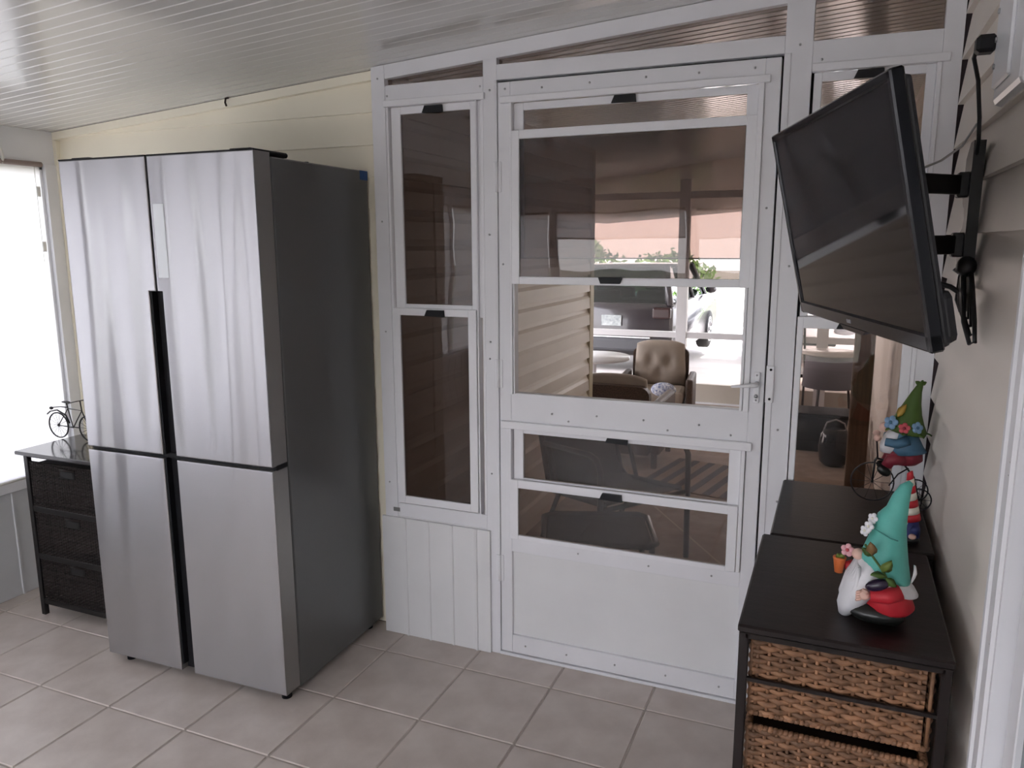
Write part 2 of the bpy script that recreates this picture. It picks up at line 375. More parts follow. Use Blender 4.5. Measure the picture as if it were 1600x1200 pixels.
# right sidelight
w2 = empty('window_2'); tag(w2, 'narrow smoked sidelight window behind the television', 'window', kind='structure')
sash(w2, 0.982, 1.290, 1.270, 1.992, 1.004, 1.266, 1.304, 1.968, 0.010, 0.026, TINT2, tab=(1.126, 1.974))
sash(w2, 0.978, 1.290, 0.545, 1.302, 0.996, 1.264, 0.574, 1.268, -0.008, 0.008, TINT2, tab=(1.126, 1.276))
box('head_cap', (0.976, -0.013, 1.992), (1.32, 0.01, 2.014), WHITE2, w2)
box('jamb', (1.290, -0.006, 0.54), (1.302, 0.03, 1.992), WHITE2, w2)
# transoms
for k, (a, b, zb, lab) in enumerate([(-0.428, -0.049, 2.066, 'thin wedge transom pane above the narrow sidelight'), (0.0, 0.90, 2.099, 'long wedge transom pane above the storm door'), (0.974, 1.30, 2.077, 'transom pane above the sidelight by the siding')]):
    t = MB().prism([(a, zb), (b, zb), (b, CZ(b) - 0.047), (a, CZ(a) - 0.047)], 'y', 0.024, 0.0255).build('window_%d' % (k + 3), TINT2)
    tag(t, lab, 'window', kind='structure')

# the storm door
dr = empty('door_1', (0, 0, 0)); tag(dr, 'white storm door with smoked panes and a half-open upper window', 'door', kind='structure')
def dbox(name, x0, x1, z0, z1, y0=0.0, y1=0.032, m=WHITE, parent=dr, bev=0.0015): return box(name, (x0, y0, z0), (x1, y1, z1), m, parent, bev)
dbox('stile', 0.004, 0.048, 0.016, 2.042); dbox('stile', 0.850, 0.893, 0.016, 2.042)
dbox('rail', 0.048, 0.850, 1.992, 2.042); dbox('rail', 0.048, 0.850, 0.902, 1.004); dbox('rail', 0.048, 0.850, 0.414, 0.470); dbox('rail', 0.048, 0.850, 0.016, 0.086)
dbox('kick_panel', 0.046, 0.852, 0.084, 0.416, 0.011, 0.02, WARMW)
uw = empty('upper_window', parent=dr)
dbox('head_cap', 0.016, 0.866, 1.974, 1.995, -0.014, 0.0, WHITE2, uw)
dbox('jamb', 0.048, 0.056, 1.0, 1.976, -0.008, 0.03, WHITE2, uw); dbox('jamb', 0.833, 0.850, 1.0, 1.976, -0.008, 0.03, WHITE2, uw)
dbox('track', 0.0575, 0.063, 1.0, 1.39, -0.004, 0.03, WHITE2, uw); dbox('track', 0.822, 0.831, 1.0, 1.39, -0.006, 0.03, WHITE2, uw)
sash(uw, 0.056, 0.832, 1.469, 1.975, 0.090, 0.800, 1.473, 1.951, 0.013, 0.028, TINT2, 'back_sash', tab=(0.430, 1.958))
sash(uw, 0.053, 0.836, 1.384, 1.887, 0.082, 0.804, 1.409, 1.859, -0.007, 0.009, TINT, 'front_sash')
MB().prism([(0.362, 1.411), (0.442, 1.411), (0.434, 1.390), (0.370, 1.390)], 'y', -0.018, -0.007).build('pull_tab', BLACKP, uw)
lw = empty('lower_window', parent=dr)
dbox('head_cap', 0.012, 0.866, 0.876, 0.903, -0.014, 0.0, WHITE2, lw)
dbox('jamb', 0.041, 0.049, 0.468, 0.88, -0.008, 0.03, WHITE2, lw); dbox('jamb', 0.836, 0.848, 0.468, 0.88, -0.008, 0.03, WHITE2, lw)
sash(lw, 0.052, 0.834, 0.662, 0.884, 0.089, 0.797, 0.694, 0.858, 0.010, 0.026, TINT2, 'back_sash', tab=(0.430, 0.862))
sash(lw, 0.046, 0.834, 0.466, 0.690, 0.075, 0.803, 0.483, 0.660, -0.008, 0.008, TINT2, 'front_sash', tab=(0.418, 0.666))
for zc in (1.74, 1.07, 0.345):
    h = MB().tube([(0.001, -0.007, zc - 0.05), (0.001, -0.007, zc + 0.05)], 0.0055, 8).box((-0.013, -0.004, zc - 0.05), (0.016, -0.001, zc + 0.05), 0.001)
    h.build('hinge', WHITE2, dr)
hd = MB().box((0.861, -0.008, 1.030), (0.881, 0.0, 1.128), 0.003).build('handle_plate', WHITE2, dr)
MB().tube([(0.872, -0.008, 1.092), (0.872, -0.036, 1.092), (0.862, -0.042, 1.091), (0.80, -0.044, 1.084)], 0.0, 8, taper=[0.008, 0.008, 0.0075, 0.004]).build('lever', WHITE2, hd)
MB().cyl((0.871, -0.008, 1.052), (0.871, -0.011, 1.052), 0.006, 12).build('lock_cylinder', SCREW, hd)
for zc in (1.118, 1.040): MB().cyl((0.871, -0.008, zc), (0.871, -0.0095, zc), 0.003, 8).build('screw', SCREW, hd)
sp = box('strike_plate', (0.898, -0.012, 1.035), (0.921, -0.003, 1.150), WHITE2, wb)
for zc in (1.138, 1.047): MB().cyl((0.911, -0.012, zc), (0.911, -0.0135, zc), 0.004, 8).build('screw', BLACKP, sp)
scr = MB().cyl((0, 0, 0), (0, -0.002, 0), 0.0035, 8).mesh('screw', SCREW)
for (x, z) in [(0.03, 2.02), (0.16, 2.015), (0.32, 2.017), (0.50, 2.019), (0.66, 2.018), (0.82, 2.018), (0.20, 0.94), (0.36, 0.945), (0.52, 0.945), (0.70, 0.945), (0.26, 0.918), (0.60, 0.918), (0.80, 0.92), (0.02, 1.45), (0.872, 1.62), (0.30, 0.445), (0.55, 0.44), (0.76, 0.44), (0.10, 0.05), (0.26, 0.05), (0.44, 0.05), (0.62, 0.05), (0.80, 0.05)]:
    link('screw', scr, dr, (x, -0.0003, z))
for (x, z) in [(-0.455, 2.09), (-0.455, 1.6), (-0.455, 1.2), (-0.46, 0.62), (-0.025, 2.02), (-0.030, 1.55), (-0.030, 1.18), (-0.033, 1.12), (0.94, 2.07), (0.945, 1.45), (0.94, 0.95), (-0.42, 2.03), (-0.06, 2.035), (0.95, 0.72), (1.0, 2.025), (-0.03, 0.70)]:
    link('screw', scr, wb, (x, -0.0006 if x > -0.43 else -0.0033, z))

# ------------------------------------------------------------------ house wall on the right
wr = empty('wall_right'); tag(wr, 'cream lap siding house wall carrying the television bracket', 'wall', kind='structure')
lap_wall_x(wr, 1.361, -1, -1.12, -0.006, 0.0, CZ(1.37), BEIGE, 0.857 - 7 * 0.1135, depth=0.0145)
box('sheathing_backing', (1.347, 0.002, 0), (1.378, 0.052, CZ(1.36)), DARKB, wr, 0)  # dark strip added so the gaps at the siding ends look shaded
box('sheathing_backing', (1.374, -1.12, 0), (1.40, 0.05, CZ(1.37)), DARKB, wr, 0)
lap_wall_x(wr, 1.361, -1, YF, -2.40, 0.0, CZ(1.37), BEIGE, 0.857 - 7 * 0.1135)
box('sheathing_backing', (1.374, YF, 0), (1.40, -2.40, CZ(1.37)), DARKB, wr, 0)
box('sheathing_backing', (1.345, -2.40, 2.10), (1.40, -1.12, CZ(1.37)), BEIGE, wr, 0)
# door casing and sliding door into the house
dc = empty('trim_1'); tag(dc, 'white stepped door casing on the siding wall', 'trim', kind='structure')
for yy, s in ((-1.085, 1), (-2.435, -1)):
    prof = [(1.366, 0), (1.338, 0), (1.336, -0.004 * s), (1.336, -0.018 * s), (1.343, -0.022 * s), (1.343, -0.048 * s), (1.335, -0.052 * s), (1.335, -0.085 * s), (1.340, -0.090 * s), (1.340, -0.10 * s), (1.40, -0.10 * s), (1.40, 0)]
    MB().prism([(a, yy + b) for a, b in prof], 'z', 0.0, 2.10).build('casing', WHITE, dc)
box('casing', (1.336, -2.44, 2.05), (1.39, -1.08, 2.13), WHITE, dc)
d2 = empty('door_2'); tag(d2, 'white sliding glass door into the house beside the casing', 'door', kind='structure')
for (a, b) in ((-2.30, -1.75), (-1.77, -1.20)):
    s = MB().box((1.362, a, 0.01), (1.385, a + 0.06, 2.05), 0.002).box((1.362, b - 0.06, 0.01), (1.385, b, 2.05), 0.002).box((1.362, a, 0.01), (1.385, b, 0.09), 0.002).box((1.362, a, 1.97), (1.385, b, 2.05), 0.002)
    so = s.build('slider_frame', WHITE, d2); box('pane', (1.372, a + 0.06, 0.09), (1.375, b - 0.06, 1.97), mat('dark_door_glass', (0.10, 0.12, 0.13), 0.05), so, 0)
for yy in (-1.165,):
    for zz in (0.93, 0.91, 1.20, 1.18, 0.70, 0.68): MB().ell((1.3352, yy, zz), (0.001, 0.0016, 0.0016), 6, 4).build('screw', SCREW, dc)

# ------------------------------------------------------------------ window walls (left side and behind the camera)
def window_wall(root, along, fixed, sgn, a, b, posts, zs, zt, ztop, wn):
    """along 'y': wall at x=fixed, interior towards +x (sgn). along 'x': wall at y=fixed"""
    def bx(name, p, q, z0, z1, d0, d1, m, par, bev=0.0015):
        lo, hi = sorted((fixed + sgn * d0, fixed + sgn * d1))
        if along == 'y': return box(name, (lo, p, z0), (hi, q, z1), m, par, bev)
        return box(name, (p, lo, z0), (q, hi, z1), m, par, bev)
    KN = mat('grey_white_knee_panel', (0.56, 0.57, 0.59), 0.5, var=0.04, vscale=4)
    bx('knee_backing', a, b, 0.0, zs, -0.03, -0.006, KN, root)
    n = int((b - a) / 0.12)
    prof = []
    for k in range(n + 1):
        t = b - 0.03 - k * 0.12
        if t < a: break
        prof.append(t)
    pts = [(b, 0.0)]
    for t in prof: pts += [(t + 0.007, 0.0), (t + 0.004, 0.005), (t - 0.004, 0.005), (t - 0.007, 0.0)]
    pts += [(a, 0.0), (a, -0.006), (b, -0.006)]
    if along == 'y': MB().prism([(fixed + sgn * d, t) for t, d in pts], 'z', 0.0, zs).build('knee_panel', KN, root)
    else: MB().prism([(t, fixed + sgn * d) for t, d in pts], 'z', 0.0, zs).build('knee_panel', KN, root)
    bx('sill', a, b, zs - 0.012, zs + 0.03, -0.04, 0.022, WHITE, root)
    if along == 'y': bx('header', a, b, zt, ztop, -0.03, 0.004, WHITE, root)
    else: MB().prism([(a, zt), (b, zt), (b, CZ(b)), (a, CZ(a))], 'y', fixed - 0.004, fixed + 0.03).build('header', WHITE, root)
    for (p, q) in posts: bx('post', p, q, zs + 0.03, zt, -0.03, 0.012, WHITE, root)
wlf = empty('wall_left'); tag(wlf, 'white window wall with roller shades beside the black basket chest', 'wall', kind='structure')
postsL = [(-0.02, 0.058), (-0.97, -0.92), (-1.47, -1.42), (-1.92, -1.87), (-2.42, -2.37), (-2.87, -2.82), (-3.82, -3.77)]  # unseen narrow bays, spaced to put bright streaks in the refrigerator doors
window_wall(wlf, 'y', XL, 1, YF, 0.058, postsL, 0.485, 1.87, CZ(XL), 10)
wft = empty('wall_front'); tag(wft, 'white window wall with roller shades behind the viewer', 'wall', kind='structure')
postsF = [(-2.165, -2.10), (-1.41, -1.35), (-0.145, -0.085), (0.60, 0.66), (1.30, 1.372)]
window_wall(wft, 'x', YF, 1, XL, XR, postsF, 0.485, 1.80, 2.2, 20)
# sashes + panes + shades of each bay
def bay(along, fixed, sgn, p, q, z0, z1, n, lab, shade_gap=(0.016, 0.016), drop=None, chain=False):
    wn = empty('window_%d' % n); tag(wn, lab + ' window', 'window', kind='structure')
    def B(d0, d1, a, b, za, zb, mb, bev=0.0015):
        lo, hi = sorted((fixed + sgn * d0, fixed + sgn * d1))
        if along == 'y': return mb.box((lo, a, za), (hi, b, zb), bev)
        return mb.box((a, lo, za), (b, hi, zb), bev)
    s = MB()
    for (a, b, za, zb) in ((p, p + 0.025, z0, z1), (q - 0.025, q, z0, z1), (p, q, z0, z0 + 0.025), (p, q, z1 - 0.025, z1)): B(-0.026, -0.006, a, b, za, zb, s)
    s.build('sash', WHITE2, wn)
    B(-0.018, -0.0165, p + 0.02, q - 0.02, z0 + 0.02, z1 - 0.02, MB(), 0).build('pane', CLEAR, wn)
    sh = empty('roller_shade'); tag(sh, lab + ' white roller shade', 'shade', 'roller shades over the windows')
    a, b = p + shade_gap[0], q - shade_gap[1]; zd = drop if drop else z0 + 0.004
    def C(t, d, z): return (fixed + sgn * d, t, z) if along == 'y' else (t, fixed + sgn * d, z)
    # gently rippled fabric sheet
    vs = []; fs = []; nx, nz = 12, 10
    for j in range(nz + 1):
        for i in range(nx + 1):
            t = a + (b - a) * i / nx; z = zd + (z1 - 0.012 - zd) * j / nz
            d = 0.014 + 0.0025 * math.sin(i * 1.7 + n) * (1 - j / nz)
            vs.append(C(t, d, z))
    for j in range(nz):
        for i in range(nx): k = j * (nx + 1) + i; fs.append((k, k + 1, k + nx + 2, k + nx + 1))
    MB().add(vs, fs, True).build('fabric', SHADE, sh)
    MB().tube([C(a - 0.005, 0.022, z1 - 0.005), C(b + 0.005, 0.022, z1 - 0.005)], 0.011, 10).build('roller', mat('mauve_brown_rod', (0.30, 0.23, 0.22), 0.6), sh)
    MB().tube([C(a, 0.016, zd), C(b, 0.016, zd)], 0.007, 8).build('bottom_bar', mat('shade_bar', (0.62, 0.6, 0.58), 0.6), sh)
    if chain:
        MB().tube([C(q - 0.06, 0.024, z1), C(q - 0.06, 0.024, z1 - 0.42)], 0.0012, 5).build('cord', mat('pale_cord', (0.7, 0.68, 0.64), 0.7), sh)
        for dz in (0.12, 0.355):
            o = MB(); x = C(q - 0.055, 0.028, z1 - dz); o.box((x[0] - 0.004, x[1] - 0.009, x[2] - 0.022), (x[0] + 0.004, x[1] + 0.009, x[2] + 0.022), 0.002).build('cord_weight', mat('grey_cord_weight', (0.80, 0.80, 0.78), 0.6), sh)
        hk = MB().tube([C(q - 0.20, 0.010, z1 + 0.06), C(q - 0.20, 0.022, z1 + 0.045), C(q - 0.20, 0.034, z1 + 0.01), C(q - 0.20, 0.024, z1 - 0.012)], 0.006, 8)
        hk.build('bracket', mat('clear_plastic_hook', (0.75, 0.74, 0.70), 0.4), sh)
bL = [(-0.92, -0.02, 'bay beside the corner post above the black chest'), (-1.42, -0.97, 'second bay from the corner of the left wall'), (-1.87, -1.47, 'third bay from the corner of the left wall'), (-2.37, -1.92, 'fourth bay from the corner of the left wall'),
      (-2.82, -2.42, 'fifth bay from the corner of the left wall'), (-3.77, -2.87, 'wide near bay of the left wall'), (YF + 0.02, -3.82, 'last bay of the left wall')]
for k, (a, b, l) in enumerate(bL): bay('y', XL, 1, a, b, 0.515, 1.87, 10 + k, l, (0.03, 0.022) if k else (0.03, 0.03), chain=(k == 0))
bF = [(-2.10, -1.41, 'first bay behind the viewer'), (-1.35, -0.145, 'wide bay behind the viewer'), (-0.085, 0.60, 'third bay behind the viewer'), (0.66, 1.30, 'bay behind the viewer next to the house')]
for k, (a, b, l) in enumerate(bF): bay('x', YF, 1, a, b, 0.515, 1.80, 20 + k, l, (0.03, 0.03), drop=1.56 if k in (1, 2, 3) else None)  # unseen shades raised on three bays to let more daylight in

# ------------------------------------------------------------------ refrigerator
FW, FT, FB, DD, DT = 0.797, 1.795, 0.034, 0.074, 0.625
fr = empty('refrigerator', (-1.3246, -0.5967, 0), (0, 0, R(1.17)))
tag(fr, 'tall stainless four-door refrigerator against the cream wall', 'refrigerator')
box('cabinet', (0.004, DD + 0.010, 0.022), (FW - 0.002, DT, FT - 0.012), FRSIDE, fr, 0.004)
box('gasket', (0.010, DD, FB + 0.01), (FW - 0.010, DD + 0.012, FT - 0.015), BLACKP, fr, 0)
XC0, XC1, N0, N1 = 0.3745, 0.3835, 0.346, 0.404
ZN, ZM0, ZM1 = 1.373, 0.811, 0.825
def fdoor(pts):
    bm = bmesh.new(); vs = [bm.verts.new((x, 0, z)) for x, z in pts]; f = bm.faces.new(vs)
    r = bmesh.ops.extrude_face_region(bm, geom=[f]); bmesh.ops.translate(bm, verts=[v for v in r['geom'] if isinstance(v, bmesh.types.BMVert)], vec=(0, DD, 0))
    bmesh.ops.recalc_face_normals(bm, faces=bm.faces[:])
    ed = [e for e in bm.edges if all(abs(v.co.y) < 1e-6 for v in e.verts)]
    bmesh.ops.bevel(bm, geom=ed, offset=0.004, segments=3, profile=0.6, affect='EDGES')
    for fc in bm.faces: fc.material_index = 0 if fc.normal.y < -0.4 else 1
    for fc in bm.faces: fc.smooth = False
    me = bpy.data.meshes.new('door'); bm.to_mesh(me); bm.free(); me.materials.append(STEEL); me.materials.append(FRDOORSIDE)
    return link('door', me, fr)
fdoor([(0, ZM1), (N0, ZM1), (N0, ZN), (XC0, ZN), (XC0, FT), (0, FT)])
ud = fdoor([(N1, ZM1), (FW, ZM1), (FW, FT), (XC1, FT), (XC1, ZN), (N1, ZN)])
fdoor([(0, FB), (N0, FB), (N0, ZM0), (0, ZM0)]); fdoor([(N1, FB), (FW, FB), (FW, ZM0), (N1, ZM0)])
box('handle_recess', (N0 - 0.002, 0.030, FB), (N1 + 0.002, DD, ZN + 0.002), BLACKP, fr, 0)
box('handle_grip', (N0, 0.006, FB + 0.02), (N0 + 0.006, 0.05, ZM0), BLACKP, fr); box('handle_grip', (N0, 0.006, ZM1), (N0 + 0.006, 0.05, ZN), BLACKP, fr)
box('centre_seal', (XC0 - 0.002, 0.02, ZN), (XC1 + 0.002, DD, FT - 0.004), BLACKP, fr, 0)
box('mid_seal', (0.0, 0.02, ZM0 - 0.002), (FW, DD, ZM1 + 0.002), BLACKP, fr, 0)
MB().box((0.0, -0.0006, FT - 0.0005), (XC0, DD, FT + 0.004), 0.001).box((XC1, -0.0006, FT - 0.0005), (FW, DD, FT + 0.004), 0.001).build('door_cap', BLACKP, fr)
tag(box('control_panel', (0.394, -0.0012, 1.416), (0.438, 0.002, 1.648), mat('pale_touch_panel', (0.78, 0.82, 0.86), 0.22, spec=0.6), ud, 0.0008), 'pale blue-white touch panel')
for x in (0.03, FW - 0.11): MB().box((x, 0.02, FT - 0.006), (x + 0.085, 0.20, FT + 0.010), 0.005).build('hinge_cover', BLACKP, fr)
for x in (0.06, FW - 0.035):
    for y in (0.045, DT - 0.06): MB().cyl((x, y, 0.0), (x, y, 0.03), 0.017, 14).build('foot', BLACKP, fr)
box('base_grille', (0.03, 0.10, 0.012), (FW - 0.03, 0.13, 0.05), BLACKP, fr)
box('tape', (FW - 0.0025, DT - 0.05, FT - 0.045), (FW - 0.0012, DT + 0.001, FT - 0.012), mat('blue_tape', (0.03, 0.10, 0.30), 0.6), fr, 0)
MB().cyl((FW - 0.06, 0.34, FT - 0.013), (FW - 0.06, 0.34, FT - 0.002), 0.008, 10).build('top_screw', BLACKP, fr)

# ------------------------------------------------------------------ woven baskets
def weave(w, h, pitch, col, r, amp, m, flat=0.62, jit=0.0):
    """woven sheet in x (0..w), z (0..h), facing -y"""
    s = MB(); rows = int(h / pitch); nc = int(w / col)
    rnd = random.Random(3)
    for i in range(rows):
        z = (i + 0.5) * pitch; pts = []
        for j in range(nc * 2 + 1):
            x = min(w, j * col / 2)
            ph = (1 if ((j // 2 + i) % 2) else -1)
            y = -amp * ph if j % 2 else 0.0
            pts.append(Vector((x, y + rnd.uniform(-jit, jit), z + rnd.uniform(-jit, jit))))
        # elliptic section: build by hand
        n = 6; vs = []; fs = []
        rr = r * rnd.uniform(0.85, 1.12)
        for p in pts:
            for k in range(n):
                a = 2 * PI * k / n; vs.append((p.x, p.y + rr * flat * math.cos(a), p.z + rr * math.sin(a)))
        for q in range(len(pts) - 1):
            for k in range(n): fs.append((q * n + k, q * n + (k + 1) % n, (q + 1) * n + (k + 1) % n, (q + 1) * n + k))
        s.add(vs, fs, True)
    for j in range(nc + 1): s.tube([((j + 0.5) * col, 0, 0), ((j + 0.5) * col, 0, h)] if (j + 0.5) * col < w else [(w, 0, 0), (w, 0, h)], r * 0.7, 5)
    return s.mesh('weave', m)
def braid(pts, r, m):
    s = MB(); pts = [Vector(p) for p in pts]
    for a, b in zip(pts[:-1], pts[1:]):
        L = (b - a).length; n = max(2, int(L / (r * 1.5))); d = (b - a).normalized(); up_ = Vector((0, 0, 1)); sd = d.cross(up_)
        for i in range(n):
            c = a + d * (L * (i + 0.5) / n)
            q = Matrix.Rotation(R(35), 3, sd)
            s.ell(c, (r * 1.25, r * 1.25, r * 0.9), 7, 5, q @ Matrix.Identity(3))
    return s.mesh('braid', m)
wv_f = weave(0.310, 0.168, 0.0098, 0.0215, 0.0058, 0.0046, WICK, jit=0.0006)
wv_s = weave(0.455, 0.168, 0.0098, 0.0215, 0.0058, 0.0046, WICK, jit=0.0006)
br_m = braid([(0, 0, 0), (0.310, 0, 0), (0.310, 0.455, 0), (0, 0.455, 0), (0, 0, 0)], 0.0062, WICK)
def basket_parts(root, x0, yf, z0):
    b = box('basket_drawer', (x0 + 0.006, yf + 0.010, z0), (x0 + 0.304, yf + 0.455, z0 + 0.150), DIN, root, 0.004)
    link('front_weave', wv_f, b, (x0, yf, z0)); link('side_weave', wv_s, b, (x0, yf + 0.455, z0), (0, 0, -PI / 2)); link('side_weave', wv_s, b, (x0 + 0.310, yf, z0), (0, 0, PI / 2))
    link('rim_braid', br_m, b, (x0, yf, z0 + 0.168)); link('base_braid', br_m, b, (x0, yf, z0 + 0.002))
def wicker_dresser(x0, y0, y1, label):
    w = 0.368; zt = 0.801
    d = empty('wicker_dresser', (x0, y0, 0)); tag(d, label, 'dresser', 'basket dressers under the television'); L = y1 - y0
    MB().box((0, 0, zt - 0.017), (w, L, zt), 0.004).build('top', ESP, d)
    for (x, y) in ((0.003, 0.004), (w - 0.021, 0.004), (0.003, L - 0.022), (w - 0.021, L - 0.022)): box('leg', (x, y, 0), (x + 0.018, y + 0.018, zt - 0.017), ESP, d)
    for zz in (0.688, 0.487, 0.290, 0.090):
        MB().box((0.012, 0.005, zz - 0.004), (w - 0.012, 0.013, zz + 0.004), 0.001).build('front_rail', ESP, d)
        for x in (0.004, w - 0.012): MB().box((x, 0.02, zz - 0.004), (x + 0.008, L - 0.02, zz + 0.004), 0.001).build('side_rail', ESP, d)
        MB().box((0.012, L - 0.012, zz - 0.004), (w - 0.012, L - 0.005, zz + 0.004), 0.001).build('back_rail', ESP, d)
    MB().box((0.014, 0.004, zt - 0.028), (w - 0.014, 0.016, zt - 0.017), 0.001).build('front_rail', ESP, d)
    for z0 in (0.609, 0.412, 0.215): basket_parts(d, 0.027, 0.024, z0)
    return d
wicker_dresser(0.949, -1.028, -0.516, 'dark-topped dresser with brown woven baskets carrying the teal-hatted gnome')
wicker_dresser(0.966, -0.508, -0.022, 'dark-topped basket dresser next to the storm door carrying the tricycle gnome')

# black chest with three dark baskets by the window
ch = empty('basket_chest', (-1.935, -0.455, 0)); tag(ch, 'slim black chest with three dark woven baskets by the shaded window', 'chest')
cw, cl, cz = 0.545, 0.31, 0.707
MB().box((0, 0, cz - 0.016), (cw, cl, cz), 0.003).build('top', mat('black_gloss_top', (0.022, 0.019, 0.020), 0.16, coat=0.4), ch)
for (x, y) in ((0.028, 0.016), (cw - 0.050, 0.016), (0.028, cl - 0.034), (cw - 0.050, cl - 0.034)): box('leg', (x, y, 0), (x + 0.022, y + 0.020, cz - 0.016), BLACKW, ch)
for zz in (0.466, 0.262, 0.062):
    MB().box((0.05, 0.018, zz - 0.012), (cw - 0.05, 0.030, zz + 0.010), 0.001).build('front_rail', BLACKW, ch)
    for x in (0.032, cw - 0.046): MB().box((x, 0.03, zz - 0.012), (x + 0.014, cl - 0.03, zz + 0.010), 0.001).build('side_rail', BLACKW, ch)
MB().box((0.05, 0.018, cz - 0.024), (cw - 0.05, 0.030, cz - 0.016), 0.001).build('front_rail', BLACKW, ch)
wvd = weave(0.441, 0.182, 0.0062, 0.013, 0.0036, 0.0028, WICKD)
brd = braid([(0, 0, 0), (0.441, 0, 0)], 0.005, WICKD)
for z0 in (0.476, 0.272, 0.072):
    b = box('basket_drawer', (0.052, 0.030, z0), (cw - 0.052, cl - 0.03, z0 + 0.176), mat('dark_basket_liner', (0.02, 0.016, 0.015), 0.9), ch, 0.004)
    link('front_weave', wvd, b, (0.052, 0.024, z0)); link('rim_braid', brd, b, (0.052, 0.024, z0 + 0.186))
    hz = z0 + 0.156
    MB().box((0.235, 0.014, hz - 0.017), (0.310, 0.026, hz + 0.015), 0.004).build('handle_hole_shade', mat('basket_hole_shade', (0.004, 0.004, 0.004), 0.8), b)  # solid near-black block, paints the shade inside the handle opening
    MB().tube([(0.232, 0.018, hz + 0.017), (0.272, 0.013, hz + 0.019), (0.313, 0.018, hz + 0.017)], 0.005, 6).build('handle_binding', WICKD, b)

# ------------------------------------------------------------------ wire bicycle figurine
WIRE = mat('black_wire', (0.012, 0.012, 0.015), 0.4, metal=0.4)
bk = empty('bicycle_figurine', (-1.955, -0.235, cz)); bk.scale = (1.22, 1.22, 1.0 * 1.14); tag(bk, 'small black wire bicycle figurine on the black chest', 'figurine')
def ring(c, r, rad, n=28, axis='y', tn=6):
    pts = []
    for k in range(n):
        a = 2 * PI * k / n
        pts.append((c[0] + r * math.cos(a), c[1], c[2] + r * math.sin(a)) if axis == 'y' else (c[0], c[1] + r * math.cos(a), c[2] + r * math.sin(a)))
    return MB().tube(pts, rad, tn, closed=True)
def wheel(parent, c, r, tr, nsp, m, axis='y'):
    o = ring(c, r - tr, tr, axis=axis).build('wheel', m, parent)
    s = MB()
    for k in range(nsp):
        a = PI * 2 * k / nsp
        e = (c[0] + (r - tr) * math.cos(a), c[1], c[2] + (r - tr) * math.sin(a)) if axis == 'y' else (c[0], c[1] + (r - tr) * math.cos(a), c[2] + (r - tr) * math.sin(a))
        s.tube([c, e], tr * 0.28, 4)
    s.ell(c, (tr * 1.8,) * 3, 8, 6); s.build('spokes', m, o)
    return o
wr_ = 0.050
wheel(bk, (0, 0, wr_), wr_, 0.0028, 14, WIRE); wheel(bk, (0.150, 0, wr_), wr_, 0.0028, 14, WIRE)
A, B_, S_, H_, = (0, 0, 0.05), (0.072, 0, 0.046), (0.055, 0, 0.118), (0.122, 0, 0.115)
MB().tube([A, B_, S_, A], 0.0022, 6).tube([S_, H_, B_], 0.0022, 6).tube([H_, (0.15, 0, 0.05)], 0.0022, 6).tube([S_, (0.050, 0, 0.138)], 0.0022, 6).tube([H_, (0.118, 0, 0.150)], 0.0022, 6).build('frame', WIRE, bk)
MB().ell((0.048, 0, 0.142), (0.020, 0.009, 0.004)).build('saddle', WIRE, bk)
MB().tube([(0.095, -0.03, 0.145), (0.116, -0.022, 0.152), (0.118, 0, 0.152), (0.116, 0.022, 0.152), (0.095, 0.03, 0.145)], 0.002, 6).build('handlebar', WIRE, bk)
MB().tube([(-0.052, 0, 0.088), (-0.035, 0, 0.100), (0, 0, 0.108), (0.040, 0, 0.092), (0.056, 0, 0.062)], 0.003, 6).build('mudguard', WIRE, bk)
MB().tube([(-0.030, 0, 0.115), (0.02, 0, 0.122), (0.05, 0, 0.122)], 0.0022, 6).ell((-0.028, 0, 0.113), (0.008, 0.006, 0.006)).build('carrier', WIRE, bk)
MB().tube([(0.05, 0.008, 0.046), (0.072, 0.008, 0.046), (0.092, 0.008, 0.046)], 0.002, 6).build('pedal_crank', WIRE, bk)

# ------------------------------------------------------------------ garden gnomes (all face the storm-door side, -x)
def P_(name, col, rough=0.55): return mat(name, col, rough, var=0.08, vscale=25, bump=0.0006, bscale=60)
TEAL = P_('teal_paint', (0.10, 0.42, 0.36)); WBEARD = P_('white_beard_paint', (0.74, 0.73, 0.76)); RED = P_('red_paint', (0.50, 0.018, 0.03)); SKIN = P_('skin_paint', (0.72, 0.46, 0.38))
BOOT = P_('black_boot_paint', (0.012, 0.013, 0.012), 0.3); ORANGE = P_('terracotta_paint', (0.62, 0.15, 0.04)); PINK = P_('pink_paint', (0.72, 0.38, 0.42)); LEAF = P_('leaf_green_paint', (0.13, 0.18, 0.03))
DGREEN = P_('dark_green_paint', (0.055, 0.11, 0.015)); BLUE = P_('dusty_blue_paint', (0.06, 0.15, 0.24)); PURP = P_('aubergine_paint', (0.022, 0.012, 0.035), 0.2); NAVY = P_('navy_paint', (0.02, 0.03, 0.14))
CRIM = P_('crimson_paint', (0.22, 0.018, 0.035)); SKYB = P_('pale_blue_paint', (0.20, 0.33, 0.50)); ROSE = P_('rose_paint', (0.52, 0.08, 0.10)); CREAMP = P_('cream_paint', (0.75, 0.72, 0.62)); OCHRE = P_('ochre_paint', (0.45, 0.28, 0.05))
def flower(parent, c, r, mp, mc, nrm=(0, -1, 0), n=5, name='flower'):
    nrm = Vector(nrm).normalized(); a = nrm.orthogonal().normalized(); b = nrm.cross(a); c = Vector(c); s = MB()
    for k in range(n):
        an = 2 * PI * k / n; p = c + (a * math.cos(an) + b * math.sin(an)) * r * 0.62
        q = nrm.to_track_quat('Z', 'Y').to_matrix(); s.ell(p, (r * 0.52, r * 0.52, r * 0.24), 8, 5, q)
    o = s.build(name, mp, parent); MB().ell(c + nrm * r * 0.12, (r * 0.3,) * 3, 8, 5).build('flower_centre', mc, o); return o
